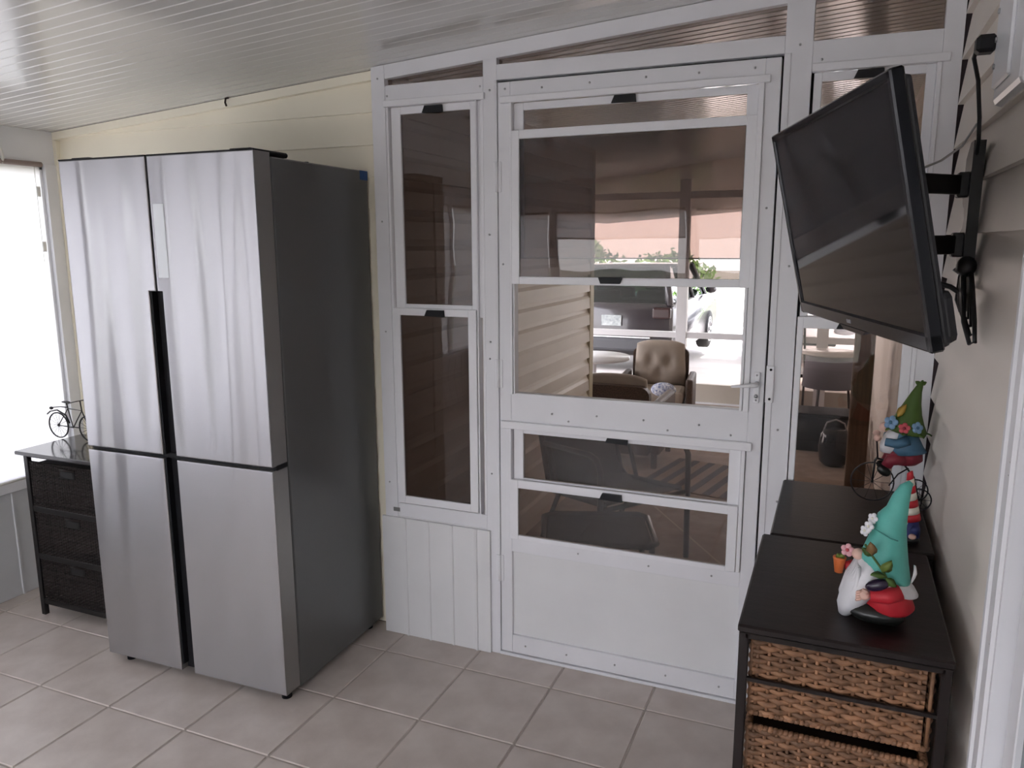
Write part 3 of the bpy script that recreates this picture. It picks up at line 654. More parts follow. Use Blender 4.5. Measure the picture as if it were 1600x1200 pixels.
def leaf(parent, c, d, n_, ln, wd, m, name='leaf'):
    d = Vector(d).normalized(); nn = Vector(n_).normalized(); sd = d.cross(nn).normalized(); nn = sd.cross(d); s = MB()
    prof = [(0, 0.1), (0.25, 0.85), (0.5, 1), (0.8, 0.6), (1, 0.02)]; top = []; bot = []
    vs = []; fs = []
    for t, w in prof:
        base = Vector(c) + d * ln * t + nn * (0.12 * ln * math.sin(t * PI))
        vs += [base + sd * wd * w, base + nn * wd * 0.25, base - sd * wd * w, base - nn * wd * 0.2]
    for i in range(4):
        for k in range(4): fs.append((i * 4 + k, i * 4 + (k + 1) % 4, (i + 1) * 4 + (k + 1) % 4, (i + 1) * 4 + k))
    fs += [(3, 2, 1, 0), (16, 17, 18, 19)]
    return s.add(vs, fs, True).build(name, m, parent)
# gnome 1: teal hat
g1 = empty('garden_gnome', (1.188, -0.890, 0.801)); tag(g1, 'white-bearded garden gnome with teal hat, red coat and purple aubergine', 'figurine', 'garden gnomes on the dressers')
MB().ell((0.006, -0.032, 0.018), (0.050, 0.022, 0.018)).ell((0.012, 0.026, 0.017), (0.046, 0.021, 0.017)).box((-0.02, -0.04, 0.0), (0.045, 0.04, 0.012), 0.005).build('boots', BOOT, g1)
MB().cone([((0.026, 0, 0.022), 0.040, 0.048, 0), ((0.026, 0, 0.030), 0.046, 0.054, 0), ((0.020, 0, 0.055), 0.043, 0.052, 0), ((0.014, 0, 0.085), 0.038, 0.046, 0), ((0.012, 0, 0.12), 0.030, 0.036, 0)], 24).build('coat', RED, g1)
MB().cone([((0.036, 0, 0.064), 0.040, 0.046, -0.008), ((0.028, 0, 0.078), 0.042, 0.051, -0.012), ((0.018, 0, 0.092), 0.042, 0.050, -0.014), ((0.014, 0, 0.10), 0.035, 0.04, -0.014)], 24).build('hat_trim', WBEARD, g1)
MB().cone([((0.016, 0, 0.090), 0.044, 0.050, -0.018), ((0.015, 0, 0.106), 0.045, 0.051, -0.020), ((0.016, 0, 0.135), 0.038, 0.044, -0.016), ((0.018, 0, 0.168), 0.031, 0.036, -0.012), ((0.020, 0, 0.196), 0.026, 0.029, -0.012), ((0.027, 0, 0.214), 0.019, 0.022, -0.010), ((0.031, 0, 0.238), 0.0155, 0.017, -0.008), ((0.038, 0, 0.262), 0.010, 0.011, -0.007), ((0.046, 0, 0.276), 0.004, 0.004, -0.003)], 24).build('hat', TEAL, g1)
MB().tube([(-0.012, -0.038, 0.190), (0.0, -0.036, 0.183), (0.018, -0.0385, 0.174), (0.030, -0.034, 0.170)], 0.0012, 5).build('hat_crease_shade', P_('teal_crease_shade', (0.05, 0.25, 0.22)), g1)  # darker teal line, paints the shade of a fold in the hat
bd = MB()
bd.cone([((-0.050, -0.004, 0.0), 0.012, 0.020, 0), ((-0.042, -0.006, 0.022), 0.024, 0.034, 0), ((-0.030, -0.006, 0.05), 0.031, 0.046, 0), ((-0.020, -0.005, 0.08), 0.034, 0.050, 0), ((-0.012, -0.004, 0.105), 0.028, 0.045, 0), ((-0.008, 0, 0.124), 0.016, 0.030, 0)], 22)
for k in range(10):
    yy = -0.046 + 0.0092 * k
    bd.tube([(-0.032 - 0.0004 * (1 - (yy / 0.046) ** 2), yy * 0.9, 0.11), (-0.030 - 0.020 * (1 - (yy / 0.05) ** 2), yy, 0.078), (-0.040 - 0.019 * (1 - (yy / 0.05) ** 2), yy * 0.85, 0.042), (-0.054, yy * 0.4, 0.006)], 0.0, 6, taper=[0.004, 0.006, 0.006, 0.0035])
bd.build('beard', WBEARD, g1)
MB().ell((-0.034, -0.004, 0.123), (0.012, 0.012, 0.011)).build('nose', SKIN, g1)
MB().tube([(0.040, -0.046, 0.075), (0.018, -0.054, 0.066), (-0.010, -0.054, 0.063)], 0.0, 10, taper=[0.016, 0.015, 0.012]).build('sleeve', RED, g1)
hn = MB().ell((-0.021, -0.056, 0.064), (0.011, 0.009, 0.011))
for k in range(4): hn.tube([(-0.026, -0.060, 0.071 - 0.005 * k), (-0.033, -0.061, 0.069 - 0.005 * k), (-0.033, -0.056, 0.066 - 0.005 * k)], 0.0028, 6)
hn.tube([(-0.016, -0.062, 0.070), (-0.020, -0.066, 0.076), (-0.025, -0.066, 0.078)], 0.003, 6); hn.build('hand', SKIN, g1)
MB().ell((0.0, -0.064, 0.090), (0.022, 0.010, 0.0115), rot=Matrix.Rotation(R(-22), 3, 'Y')).build('aubergine', PURP, g1)
MB().tube([(-0.026, -0.052, 0.162), (-0.012, -0.056, 0.142), (0.006, -0.062, 0.120), (0.014, -0.062, 0.106)], 0.0022, 6).build('vine_stem', DGREEN, g1)
leaf(g1, (-0.012, -0.056, 0.144), (-0.2, -0.3, 1), (0, -1, 0), 0.030, 0.010, P_('brown_leaf_paint', (0.22, 0.13, 0.05))); leaf(g1, (-0.012, -0.056, 0.142), (-1, -0.2, 0.8), (0, -1, 0.2), 0.026, 0.007, DGREEN)
leaf(g1, (0.006, -0.062, 0.116), (0.5, -0.3, 1), (0, -1, 0), 0.032, 0.010, LEAF); leaf(g1, (0.012, -0.064, 0.108), (-1, -0.2, 0.1), (0, -0.4, 1), 0.026, 0.010, DGREEN); leaf(g1, (0.012, -0.064, 0.106), (1, -0.1, -0.7), (0, -1, 0.3), 0.024, 0.008, DGREEN)
for c in ((-0.020, -0.018, 0.186), (-0.014, -0.010, 0.200), (-0.026, -0.016, 0.176)): flower(g1, c, 0.010, WBEARD, CREAMP, (-0.6, -0.7, 0.2), name='white_flower')
leaf(g1, (0.060, -0.010, 0.082), (0.1, 0, 1), (1, -0.6, 0), 0.036, 0.009, WBEARD, 'white_ornament')
MB().tube([(-0.040, 0.036, 0.085), (-0.055, 0.030, 0.080)], 0.010, 8).build('far_sleeve', RED, g1)
MB().cone([((-0.066, 0.022, 0.070), 0.008, 0.008, 0), ((-0.066, 0.022, 0.094), 0.011, 0.011, 0), ((-0.066, 0.022, 0.099), 0.0125, 0.0125, 0), ((-0.066, 0.022, 0.102), 0.0125, 0.0125, 0)], 14).build('flower_pot', ORANGE, g1)
leaf(g1, (-0.066, 0.02, 0.10), (0.4, -0.5, 0.8), (0, -1, 0.3), 0.018, 0.007, LEAF); leaf(g1, (-0.066, 0.02, 0.10), (-0.3, -0.5, 0.8), (0, -1, 0.3), 0.016, 0.006, LEAF)
flower(g1, (-0.053, 0.012, 0.122), 0.012, PINK, ROSE, (-0.2, -1, 0.3), name='pink_flower')
# gnome 2: striped hat
g2 = empty('garden_gnome', (1.285, -0.440, 0.801)); tag(g2, 'small garden gnome with red and white striped hat and navy coat', 'figurine', 'garden gnomes on the dressers')
MB().ell((-0.002, -0.014, 0.010), (0.022, 0.012, 0.010)).ell((-0.002, 0.014, 0.010), (0.022, 0.012, 0.010)).build('boots', BOOT, g2)
MB().cone([((0, 0, 0.010), 0.020, 0.024, 0), ((0, 0, 0.03), 0.021, 0.025, 0), ((0, 0, 0.055), 0.015, 0.019, 0)], 18).build('coat', NAVY, g2)
MB().cone([((-0.016, 0, 0.022), 0.006, 0.010, 0), ((-0.014, 0, 0.045), 0.010, 0.018, 0), ((-0.008, 0, 0.066), 0.009, 0.016, 0)], 14).build('beard', CREAMP, g2)
MB().ell((-0.018, 0, 0.064), (0.006, 0.006, 0.006)).build('nose', SKIN, g2)
MB().tube([(0.010, -0.022, 0.046), (0.004, -0.026, 0.032)], 0.009, 8).build('sleeve', NAVY, g2)
MB().ell((0.002, -0.026, 0.022), (0.009, 0.007, 0.007)).build('hand', SKIN, g2)
hs = MB(); nst = 7
for k in range(nst):
    a, b = k / nst, (k + 1) / nst; f = lambda t: ((-0.001 - 0.012 * t, 0, 0.056 + 0.118 * t), 0.021 * (1 - 0.72 * t), 0.024 * (1 - 0.72 * t), 0.004)
    hs.mi = k % 2; hs.cone([f(a), f(b)], 18)
hs.build('striped_hat', [RED, CREAMP], g2)
# gnome 3: on a tricycle
g3 = empty('garden_gnome', (1.250, -0.144, 0.801)); tag(g3, 'garden gnome with flowered green hat riding a black wire tricycle', 'figurine', 'garden gnomes on the dressers')
tri = wheel(g3, (-0.043, 0, 0.057), 0.057, 0.0022, 10, WIRE)
for y in (-0.045, 0.045): wheel(g3, (0.072, y, 0.032), 0.032, 0.002, 8, WIRE)
MB().tube([(-0.043, -0.008, 0.057), (-0.040, -0.008, 0.118), (-0.034, 0, 0.13), (-0.040, 0.008, 0.118), (-0.043, 0.008, 0.057)], 0.0025, 6).tube([(-0.034, 0, 0.125), (0.0, 0, 0.118), (0.035, 0, 0.112), (0.060, 0, 0.080), (0.072, 0, 0.034)], 0.0028, 6).tube([(0.072, -0.046, 0.032), (0.072, 0.046, 0.032)], 0.0022, 6).tube([(0.0, 0, 0.05), (0.02, 0, 0.085), (0.045, 0, 0.105)], 0.002, 6).build('tricycle_frame', WIRE, g3)
MB().tube([(-0.034, 0, 0.128), (-0.040, 0, 0.178), (-0.040, -0.030, 0.186)], 0.0025, 6).tube([(-0.040, 0, 0.178), (-0.040, 0.030, 0.186)], 0.0025, 6).build('handlebar', WIRE, g3)
MB().cone([((0.030, 0, 0.118), 0.034, 0.030, 0), ((0.032, 0, 0.130), 0.046, 0.038, 0), ((0.030, 0, 0.150), 0.046, 0.040, 0), ((0.028, 0, 0.165), 0.036, 0.034, 0)], 20).build('trousers', CRIM, g3)
for y in (-0.022, 0.022):
    MB().tube([(0.030, y, 0.140), (-0.004, y * 1.2, 0.130), (-0.012, y * 1.2, 0.112)], 0.0, 10, taper=[0.020, 0.017, 0.014]).build('trouser_leg', CRIM, g3)
    MB().ell((-0.018, y * 1.2, 0.098), (0.020, 0.011, 0.013), rot=Matrix.Rotation(R(35), 3, 'Y')).build('shoe', BOOT, g3)
MB().cone([((0.038, 0, 0.150), 0.048, 0.044, 0.006), ((0.034, 0, 0.166), 0.044, 0.042, 0), ((0.030, 0, 0.190), 0.036, 0.037, 0), ((0.026, 0, 0.215), 0.026, 0.028, 0)], 22).build('coat', BLUE, g3)
MB().cone([((-0.008, 0, 0.148), 0.022, 0.026, 0), ((-0.006, 0, 0.165), 0.026, 0.032, 0), ((0.0, 0, 0.190), 0.024, 0.032, 0), ((0.008, 0, 0.212), 0.018, 0.026, 0)], 20).build('beard', WBEARD, g3)
for y in (-1, 1): MB().tube([(0.036, y * 0.036, 0.192), (0.008, y * 0.042, 0.180), (-0.020, y * 0.036, 0.182)], 0.0, 10, taper=[0.014, 0.013, 0.011]).build('sleeve', BLUE, g3)
for y in (-1, 1): MB().ell((-0.040, y * 0.030, 0.190), (0.010, 0.008, 0.009)).build('hand', SKIN, g3)
MB().ell((-0.024, 0, 0.216), (0.013, 0.012, 0.013)).build('nose', SKIN, g3)
MB().cone([((0.034, 0, 0.206), 0.046, 0.046, -0.006), ((0.032, 0, 0.214), 0.050, 0.048, -0.006), ((0.032, 0, 0.232), 0.042, 0.042, -0.004), ((0.034, 0, 0.256), 0.032, 0.032, 0), ((0.040, 0, 0.286), 0.022, 0.022, 0), ((0.048, 0, 0.318), 0.013, 0.013, 0), ((0.056, 0, 0.342), 0.007, 0.007, 0), ((0.060, 0, 0.352), 0.002, 0.002, 0)], 22).build('hat', DGREEN, g3)
for k in range(7):
    a = 2 * PI * k / 7; c = (0.033 + 0.044 * math.cos(a), 0.042 * math.sin(a), 0.212 - 0.006 * math.cos(a)); leaf(g3, c, (math.cos(a), math.sin(a), -0.35), (0, 0, 1), 0.018, 0.010, DGREEN, 'brim_leaf')
flower(g3, (-0.010, -0.030, 0.236), 0.018, SKYB, BLUE, (-0.5, -0.85, 0.3), name='blue_flower'); flower(g3, (0.022, -0.046, 0.226), 0.014, ROSE, CRIM, (-0.1, -1, 0.3), name='red_flower'); flower(g3, (0.054, -0.038, 0.228), 0.015, SKYB, BLUE, (0.5, -0.85, 0.3), name='blue_flower')
leaf(g3, (0.006, -0.022, 0.250), (0.5, 0.1, 1), (-0.6, -0.8, 0), 0.042, 0.011, OCHRE); leaf(g3, (0.056, 0, 0.340), (-0.8, 0, 0.5), (0, -1, 0), 0.016, 0.006, DGREEN); leaf(g3, (0.056, 0, 0.340), (0.9, 0, 0.5), (0, -1, 0), 0.016, 0.006, DGREEN)

# ------------------------------------------------------------------ television on its bracket
TVB = mat('tv_gloss_bezel', (0.014, 0.014, 0.017), 0.18, spec=0.5); TVS = mat('tv_dark_screen', (0.010, 0.010, 0.012), 0.06, spec=0.6); TVBK = mat('tv_back_plastic', (0.016, 0.016, 0.018), 0.5)
tv = empty('television', (1.068, -0.792, 1.559), (R(12.81), 0, R(-72.83))); tag(tv, 'black flat television tilted down on a wall bracket', 'television')
hw, hh = 0.370, 0.2143
s = MB()
s.box((-hw, 0, hh - 0.016), (hw, 0.022, hh), 0.003).box((-hw, 0, -hh), (hw, 0.022, -hh + 0.030), 0.004).box((-hw, 0, -hh), (-hw + 0.016, 0.022, hh), 0.003).box((hw - 0.016, 0, -hh), (hw, 0.022, hh), 0.003)
s.build('bezel', TVB, tv)
box('screen', (-hw + 0.014, 0.004, -hh + 0.028), (hw - 0.014, 0.014, hh - 0.014), TVS, tv, 0)
MB().box((-hw + 0.004, 0.018, -hh + 0.004), (hw - 0.004, 0.034, hh - 0.012), 0.010).build('back_shell', TVBK, tv)
MB().box((-hw + 0.006, 0.020, -hh + 0.006), (hw - 0.006, 0.050, -hh + 0.092), 0.014).build('speaker_housing', TVBK, tv)
MB().box((-0.20, 0.03, -0.12), (0.20, 0.060, 0.12), 0.012).build('electronics_housing', TVBK, tv)
MB().box((-0.020, -0.001, -hh + 0.010), (0.004, 0.002, -hh + 0.018), 0.001).build('sensor_window', mat('grey_sensor', (0.25, 0.25, 0.27), 0.3), tv)
MB().prism([(-0.055, -hh - 0.008), (0.055, -hh - 0.008), (0.075, -hh + 0.001), (-0.075, -hh + 0.001)], 'y', 0.002, 0.018).build('chin', TVB, tv)
MTL = mat('black_powder_coat', (0.010, 0.010, 0.011), 0.5)
mt = empty('television_bracket', (1.345, -0.52, 1.59)); tag(mt, 'black steel wall bracket with two arms holding the television', 'bracket')
pl = [(-0.050, 0.135), (-0.005, 0.135), (0.045, 0.105), (0.050, 0.030), (0.040, 0.012), (0.010, -0.002), (0.000, -0.022), (0.010, -0.042), (0.045, -0.052), (0.055, -0.110), (0.020, -0.140), (-0.030, -0.140), (-0.050, -0.120)]
_wp = MB().prism(pl, 'x', -0.022, 0.0)
_wp.build('wall_plate', MTL, mt)
for zc in (0.048, -0.077): MB().box((-0.042, -0.028, zc - 0.026), (-0.016, 0.012, zc + 0.026), 0.003).build('pivot_block', MTL, mt)
end = Vector((1.118, -0.760, 1.57)) - Vector(mt.location)
for zc, dz in ((0.048, -0.04), (-0.077, 0.05)):
    a = Vector((-0.030, -0.01, zc)); b = Vector((end.x, end.y, zc - 0.005)); d = (b - a); L = d.length; an = math.atan2(d.y, d.x)
    m4 = Matrix.Translation(a) @ Matrix.Rotation(an, 4, 'Z')
    MB().box((0, -0.007, -0.020), (L, 0.007, 0.020), 0.002, m4).build('arm', MTL, mt)
MB().box((end.x - 0.015, end.y - 0.09, -0.13), (end.x + 0.004, end.y + 0.09, 0.10), 0.003, Matrix.Translation((end.x, end.y, 0)) @ Matrix.Rotation(R(17), 4, 'Z') @ Matrix.Translation((-end.x, -end.y, 0))).build('head_plate', MTL, mt)
RUB = mat('black_rubber_cable', (0.010, 0.010, 0.012), 0.45)
cb = empty('cable_bundle', (1.335, -0.56, 1.46)); tag(cb, 'looped bundle of black cables hanging under the bracket', 'cable')
rnd = random.Random(5)
for k in range(5):
    x0 = rnd.uniform(-0.014, 0.004); e = 0.020 + 0.036 * k; L = 0.085 + 0.013 * k
    MB().tube([(x0, 0.010, 0.035), (x0 - 0.010, 0.006 - e * 0.15, -0.015), (x0 - 0.014, -e * 0.75, -L * 0.72), (x0 - 0.006, -e - 0.006, -L), (x0 + 0.002, -e - 0.012, -L * 0.97), (x0 + 0.004, -e * 0.85, -L * 0.78), (x0 + 0.004, -e * 0.35, -0.035), (x0, 0.004, 0.03)], 0.0042, 7).build('cable_loop', RUB, cb)
MB().ell((-0.004, -0.006, 0.008), (0.020, 0.030, 0.022)).build('coil_knot', RUB, cb)
MB().tube([(-0.022, -0.034, -0.004), (-0.026, 0.0, 0.0), (-0.016, 0.03, 0.006)], 0.0022, 6).build('twist_tie', mat('grey_twist_tie', (0.35, 0.35, 0.36), 0.5), cb)
MB().tube([(0.0, -0.02, -0.055), (-0.03, -0.01, -0.035), (-0.10, 0.02, -0.015), (-0.19, -0.02, 0.02)], 0.0055, 8).build('lead', RUB, cb)
ob = empty('outlet_box', (1.352, -0.74, 1.875)); tag(ob, 'white outlet block with a black plug high on the siding wall', 'outlet')
MB().box((-0.020, -0.20, -0.105), (0.008, 0.060, 0.115), 0.012).build('mounting_block', mat('white_gloss_plastic', (0.78, 0.78, 0.80), 0.3), ob)
MB().box((-0.026, -0.11, -0.075), (-0.018, 0.045, 0.085), 0.004).build('cover_plate', mat('white_gloss_plastic', (0.78, 0.78, 0.80), 0.3), ob)
for z in (0.062, -0.035, 0.012): MB().cyl((-0.0255, 0.030, z), (-0.029, 0.030, z), 0.005, 10).build('screw', SCREW, ob)
pc = empty('power_cord', (1.322, -0.685, 1.885)); tag(pc, 'black power cord running from the outlet down to the bracket', 'cord')
MB().box((-0.028, -0.022, -0.016), (0.006, 0.016, 0.016), 0.006).build('plug', BLACKP, pc)
MB().tube([(-0.022, 0.010, 0.0), (-0.022, 0.05, -0.012), (-0.008, 0.075, -0.05), (0.002, 0.085, -0.12), (0.006, 0.10, -0.16), (0.008, 0.125, -0.20)], 0.004, 8).build('cord', RUB, pc)
wc = MB().tube([(1.338, -0.46, 1.770), (1.325, -0.36, 1.735), (1.28, -0.42, 1.70), (1.20, -0.55, 1.66), (1.13, -0.68, 1.62)], 0.0028, 6).build('aerial_cable', mat('grey_white_cable', (0.52, 0.52, 0.52), 0.5))
tag(wc, 'thin grey cable from the siding to the back of the television', 'cable')

# ================================================================== outside: patio, driveway, cars
CONC = mat('patio_concrete', (0.42, 0.34, 0.29), 0.75, var=0.15, vscale=12)
DRIVE = mat('pale_driveway', (0.62, 0.58, 0.55), 0.85, var=0.06, vscale=2)
GRASSM = mat('lawn', (0.17, 0.165, 0.13), 0.9, var=0.25, vscale=3)
tag(box('ground', (-60, -60, -0.9), (60, 60, -0.64), GRASSM, bev=0), 'lawn around the house', 'ground', kind='structure')
tag(box('bounce_slab', (-5.0, -10.5, -0.64), (5.0, -4.47, -0.58), mat('pale_driveway', (0.62, 0.58, 0.55), 0.85, var=0.06, vscale=2), bev=0), 'unseen pale slab added to bounce daylight into the porch', 'reflector', kind='structure')  # unseen slab, added to bounce light up to the ceiling and cream wall
ps = box('patio_slab', (-3.0, 0.056, -0.64), (1.45, 5.75, -0.12), CONC, bev=0); tag(ps, 'brown concrete patio slab beyond the storm door', 'floor', kind='structure')
for (a, b) in (((0.2, 0.2), (1.2, 1.3)), ((1.25, 0.5), (0.1, 2.2)), ((0.75, 0.1), (1.35, 1.0))):
    s = MB(); d = Vector((b[0] - a[0], b[1] - a[1], 0)).normalized(); n_ = Vector((-d.y, d.x, 0)) * 0.006
    s.add([(a[0] + n_.x, a[1] + n_.y, -0.1195), (b[0] + n_.x, b[1] + n_.y, -0.1195), (b[0] - n_.x, b[1] - n_.y, -0.1195), (a[0] - n_.x, a[1] - n_.y, -0.1195)], [(0, 1, 2, 3)]).build('score_line', mat('pale_score_line', (0.62, 0.52, 0.45), 0.9), ps)
rb = box('room_slab', (XL - 0.06, YF - 0.06, -0.64), (XR + 0.06, 0.055, -0.081), CONC, bev=0); tag(rb, 'concrete slab below the tile floor', 'floor', kind='structure')
dw = MB().add([(-6, 5.75, -0.16), (6, 5.75, -0.16), (6, 11.5, -0.60), (-6, 11.5, -0.60), (6, 18, -0.61), (-6, 18, -0.61)], [(0, 1, 2, 3), (3, 2, 4, 5)]).build('driveway', DRIVE)
tag(dw, 'sunlit pale concrete driveway beyond the patio', 'driveway', kind='structure')
# neighbouring shed: side wall and mass
sw = empty('wall_shed'); tag(sw, 'beige lap siding side wall seen through the storm door', 'wall', kind='structure')
lap_wall_x(sw, -0.492, 1, 0.10, 2.62, -0.12, CZ(-0.49), BEIGE, 0.857 - 12 * 0.1135, depth=0.022, dutch=True)
box('corner_trim', (-0.545, 2.62, -0.12), (-0.468, 2.70, CZ(-0.49)), mat('tan_corner_trim', (0.60, 0.53, 0.39), 0.5), sw)
box('shed_core', (-2.165, 0.101, -0.12), (-0.505, 2.66, 2.0), DARKB, sw, 0)  # plain box added to close off light behind the siding
wo_ = empty('wall_house_outside'); tag(wo_, 'pinkish lap siding house wall along the patio', 'wall', kind='structure')
lap_wall_x(wo_, 1.40, -1, 0.06, 6.0, -0.12, CZ(1.40), BEIGE, 0.857 - 12 * 0.1135)
box('house_core', (1.412, -4.5, -0.6), (1.8, 10.0, 2.6), BEIGE, wo_, 0)  # plain house mass, added to block the sky on this side
# far screen wall
fw = empty('wall_screen'); tag(fw, 'white post and rail frame at the far end of the patio', 'wall', kind='structure')
for x in (-1.55, -0.435, 0.50, 0.92): box('post', (x, 5.50, -0.12), (x + 0.105, 5.58, CZ(x)), WHITE, fw)
box('rail', (-2.6, 5.51, 0.555), (1.40, 5.57, 0.615), WHITE, fw); box('rail', (-2.6, 5.51, 1.95), (1.40, 5.57, 2.02), WHITE, fw)
box('knee_wall', (-2.6, 5.52, -0.10), (1.40, 5.56, 0.085), mat('beige_knee_wall', (0.50, 0.46, 0.40), 0.6), fw)
box('bottom_rail', (-2.6, 5.51, -0.12), (1.40, 5.57, -0.10), WHITE, fw)

# cushioned wicker chairs
DW = mat('dark_brown_wicker', (0.075, 0.045, 0.032), 0.5, var=0.4, vscale=90, bump=0.002, bscale=160); CUSH = mat('taupe_cushion', (0.37, 0.31, 0.26), 0.85, var=0.06, vscale=10)
def wicker_chair(loc, rz, label, bh=0.66):
    c = empty('wicker_chair', loc, (0, 0, rz)); tag(c, label, 'chair', 'cushioned wicker chairs on the patio')
    def arch(w, h, n=10):
        pts = [(-w, 0)]
        for k in range(n + 1):
            a = PI - PI * k / n; pts.append((w * 0.30 * math.cos(a) + (w * 0.70 if math.cos(a) > 0 else -w * 0.70) if abs(math.cos(a)) > 1e-6 else 0, h - 0.07 + 0.07 * math.sin(a)))
        pts.append((w, 0)); return pts
    MB().prism([(x, 0.10 + z) for x, z in arch(0.29, bh - 0.03)], 'y', 0.24, 0.31).build('backrest', DW, c)
    MB().box((-0.30, -0.28, 0.10), (0.30, 0.25, 0.27), 0.02).build('seat_base', DW, c)
    for s in (-1, 1):
        MB().box((s * 0.30, -0.28, 0.10), (s * 0.37, 0.28, 0.50), 0.02).build('arm', DW, c)
        for y in (-0.25, 0.27): MB().box((s * 0.31, y - 0.02, 0.0), (s * 0.35, y + 0.02, 0.12), 0.004).build('leg', DW, c)
    MB().box((-0.285, -0.30, 0.26), (0.285, 0.16, 0.38), 0.045).build('seat_cushion', CUSH, c)
    # tufted back cushion
    nx, nz = 22, 18; vs = []; fs = []
    for side in (0, 1):
        for j in range(nz + 1):
            for i in range(nx + 1):
                u = -1 + 2 * i / nx; v = j / nz; w = 0.27 * (1 - 0.10 * v)
                puff = 0.06 * (max(0, 1 - u ** 4)) * (max(0, 1 - (2 * v - 1) ** 6)) ** 0.5
                for (a, b) in ((-0.38, 0.55), (0.38, 0.55), (0, 0.28)): puff -= 0.045 * math.exp(-((u - a) ** 2 * 30 + (v - b) ** 2 * 40))
                top = 0.36 + (bh - 0.22) * v - 0.035 * (abs(u) ** 3) * (v ** 4)
                vs.append((u * w, (0.20 - puff - 0.02) if side == 0 else 0.235, top))
    m_ = (nx + 1) * (nz + 1)
    for j in range(nz):
        for i in range(nx):
            k = j * (nx + 1) + i; fs.append((k, k + 1, k + nx + 2, k + nx + 1)); fs.append((m_ + k, m_ + k + nx + 1, m_ + k + nx + 2, m_ + k + 1))
    bd_ = [i for i in range(nx + 1)] + [j * (nx + 1) + nx for j in range(1, nz + 1)] + [nz * (nx + 1) + i for i in range(nx - 1, -1, -1)] + [j * (nx + 1) for j in range(nz - 1, 0, -1)]
    for q in range(len(bd_)): a, b = bd_[q], bd_[(q + 1) % len(bd_)]; fs.append((a, a + m_, b + m_, b))
    MB().add(vs, fs, True).build('back_cushion', CUSH, c)
    return c
wicker_chair((-0.42, 3.30, -0.12), PI, 'dark wicker chair with its back turned to the storm door', 0.54)
wc2 = wicker_chair((-0.37, 4.40, -0.12), R(6), 'wicker chair with tufted taupe back cushion facing the storm door')
wc2.scale = (0.88, 0.88, 0.95)
pw_ = MB().ell((0, 0, 0), (0.11, 0.045, 0.065), 18, 10, Matrix.Rotation(R(-25), 3, 'X')).build('throw_pillow', mat('blue_white_print', (0.75, 0.75, 0.78), 0.8, col2=(0.12, 0.15, 0.30), vscale=55, var=0.0), None, (-0.25, 4.08, 0.275))
tag(pw_, 'blue and white patterned pillow on the taupe wicker chair', 'pillow')
tb = empty('side_table', (-1.02, 4.55, -0.12)); tag(tb, 'low white round table behind the wicker chairs', 'table')
MB().cyl((0, 0, 0.56), (0, 0, 0.59), 0.34, 32).build('table_top', WHITE2, tb); MB().cyl((0, 0, 0.02), (0, 0, 0.56), 0.03, 12).build('pedestal', WHITE2, tb); MB().cyl((0, 0, 0), (0, 0, 0.02), 0.2, 24).build('base', WHITE2, tb)
# sling patio chairs just outside the door
SL = mat('dark_sling_mesh', (0.035, 0.03, 0.03), 0.7); TUB = mat('dark_bronze_tube', (0.035, 0.025, 0.022), 0.35)
def sling_chair(loc, rz, label):
    c = empty('sling_chair', loc, (0, 0, rz)); tag(c, label, 'chair', 'dark sling chairs outside the storm door')
    for s in (-1, 1):
        MB().tube([(s * 0.29, -0.26, 0.0), (s * 0.29, -0.25, 0.56), (s * 0.29, -0.22, 0.61), (s * 0.29, -0.16, 0.625), (s * 0.29, 0.22, 0.60)], 0.015, 8).build('arm_frame', TUB, c)
        MB().tube([(s * 0.25, -0.24, 0.38), (s * 0.25, 0.18, 0.34), (s * 0.25, 0.24, 0.38), (s * 0.25, 0.32, 0.65)], 0.015, 8).build('side_rail', TUB, c)
        MB().tube([(s * 0.27, 0.22, 0.60), (s * 0.27, 0.12, 0.34), (s * 0.27, 0.30, 0.0)], 0.013, 8).build('leg', TUB, c)
    MB().tube([(-0.25, 0.32, 0.65), (-0.20, 0.33, 0.685), (0.20, 0.33, 0.685), (0.25, 0.32, 0.65)], 0.015, 8).build('top_bar', TUB, c)
    MB().tube([(-0.29, -0.25, 0.36), (0.29, -0.25, 0.36)], 0.013, 8).build('front_bar', TUB, c)
    prof = [(-0.25, 0.385), (-0.1, 0.355), (0.10, 0.345), (0.20, 0.36), (0.25, 0.42), (0.29, 0.56), (0.32, 0.66)]
    vs = []; fs = []
    for (y, z) in prof: vs += [(-0.24, y, z), (0.24, y, z), (0.24, y + 0.004, z - 0.006), (-0.24, y + 0.004, z - 0.006)]
    for i in range(len(prof) - 1):
        for k in range(4): fs.append((i * 4 + k, i * 4 + (k + 1) % 4, (i + 1) * 4 + (k + 1) % 4, (i + 1) * 4 + k))
    MB().add(vs, fs, True).build('sling', SL, c)
sling_chair((0.05, 1.38, -0.12), R(55), 'dark sling chair angled outside the lower door panes')
ot = empty('sling_ottoman', (0.16, 0.72, -0.12), (0, 0, R(20))); tag(ot, 'low dark sling footstool close to the storm door', 'footstool')
fp_ = [(-0.24, -0.20), (0.20, -0.20), (0.24, -0.16), (0.24, 0.16), (0.20, 0.20), (-0.20, 0.20), (-0.24, 0.16), (-0.24, -0.16)]
MB().tube([(x, y, 0.38) for x, y in fp_[1:]], 0.014, 8, closed=True).build('top_frame', TUB, ot)
MB().box((-0.225, -0.185, 0.368), (0.225, 0.185, 0.380), 0.004).build('sling', SL, ot)
for x in (-0.22, 0.22):
    for y in (-0.17, 0.17): MB().tube([(x, y, 0.38), (x, y, 0.0)], 0.013, 8).build('leg', TUB, ot)
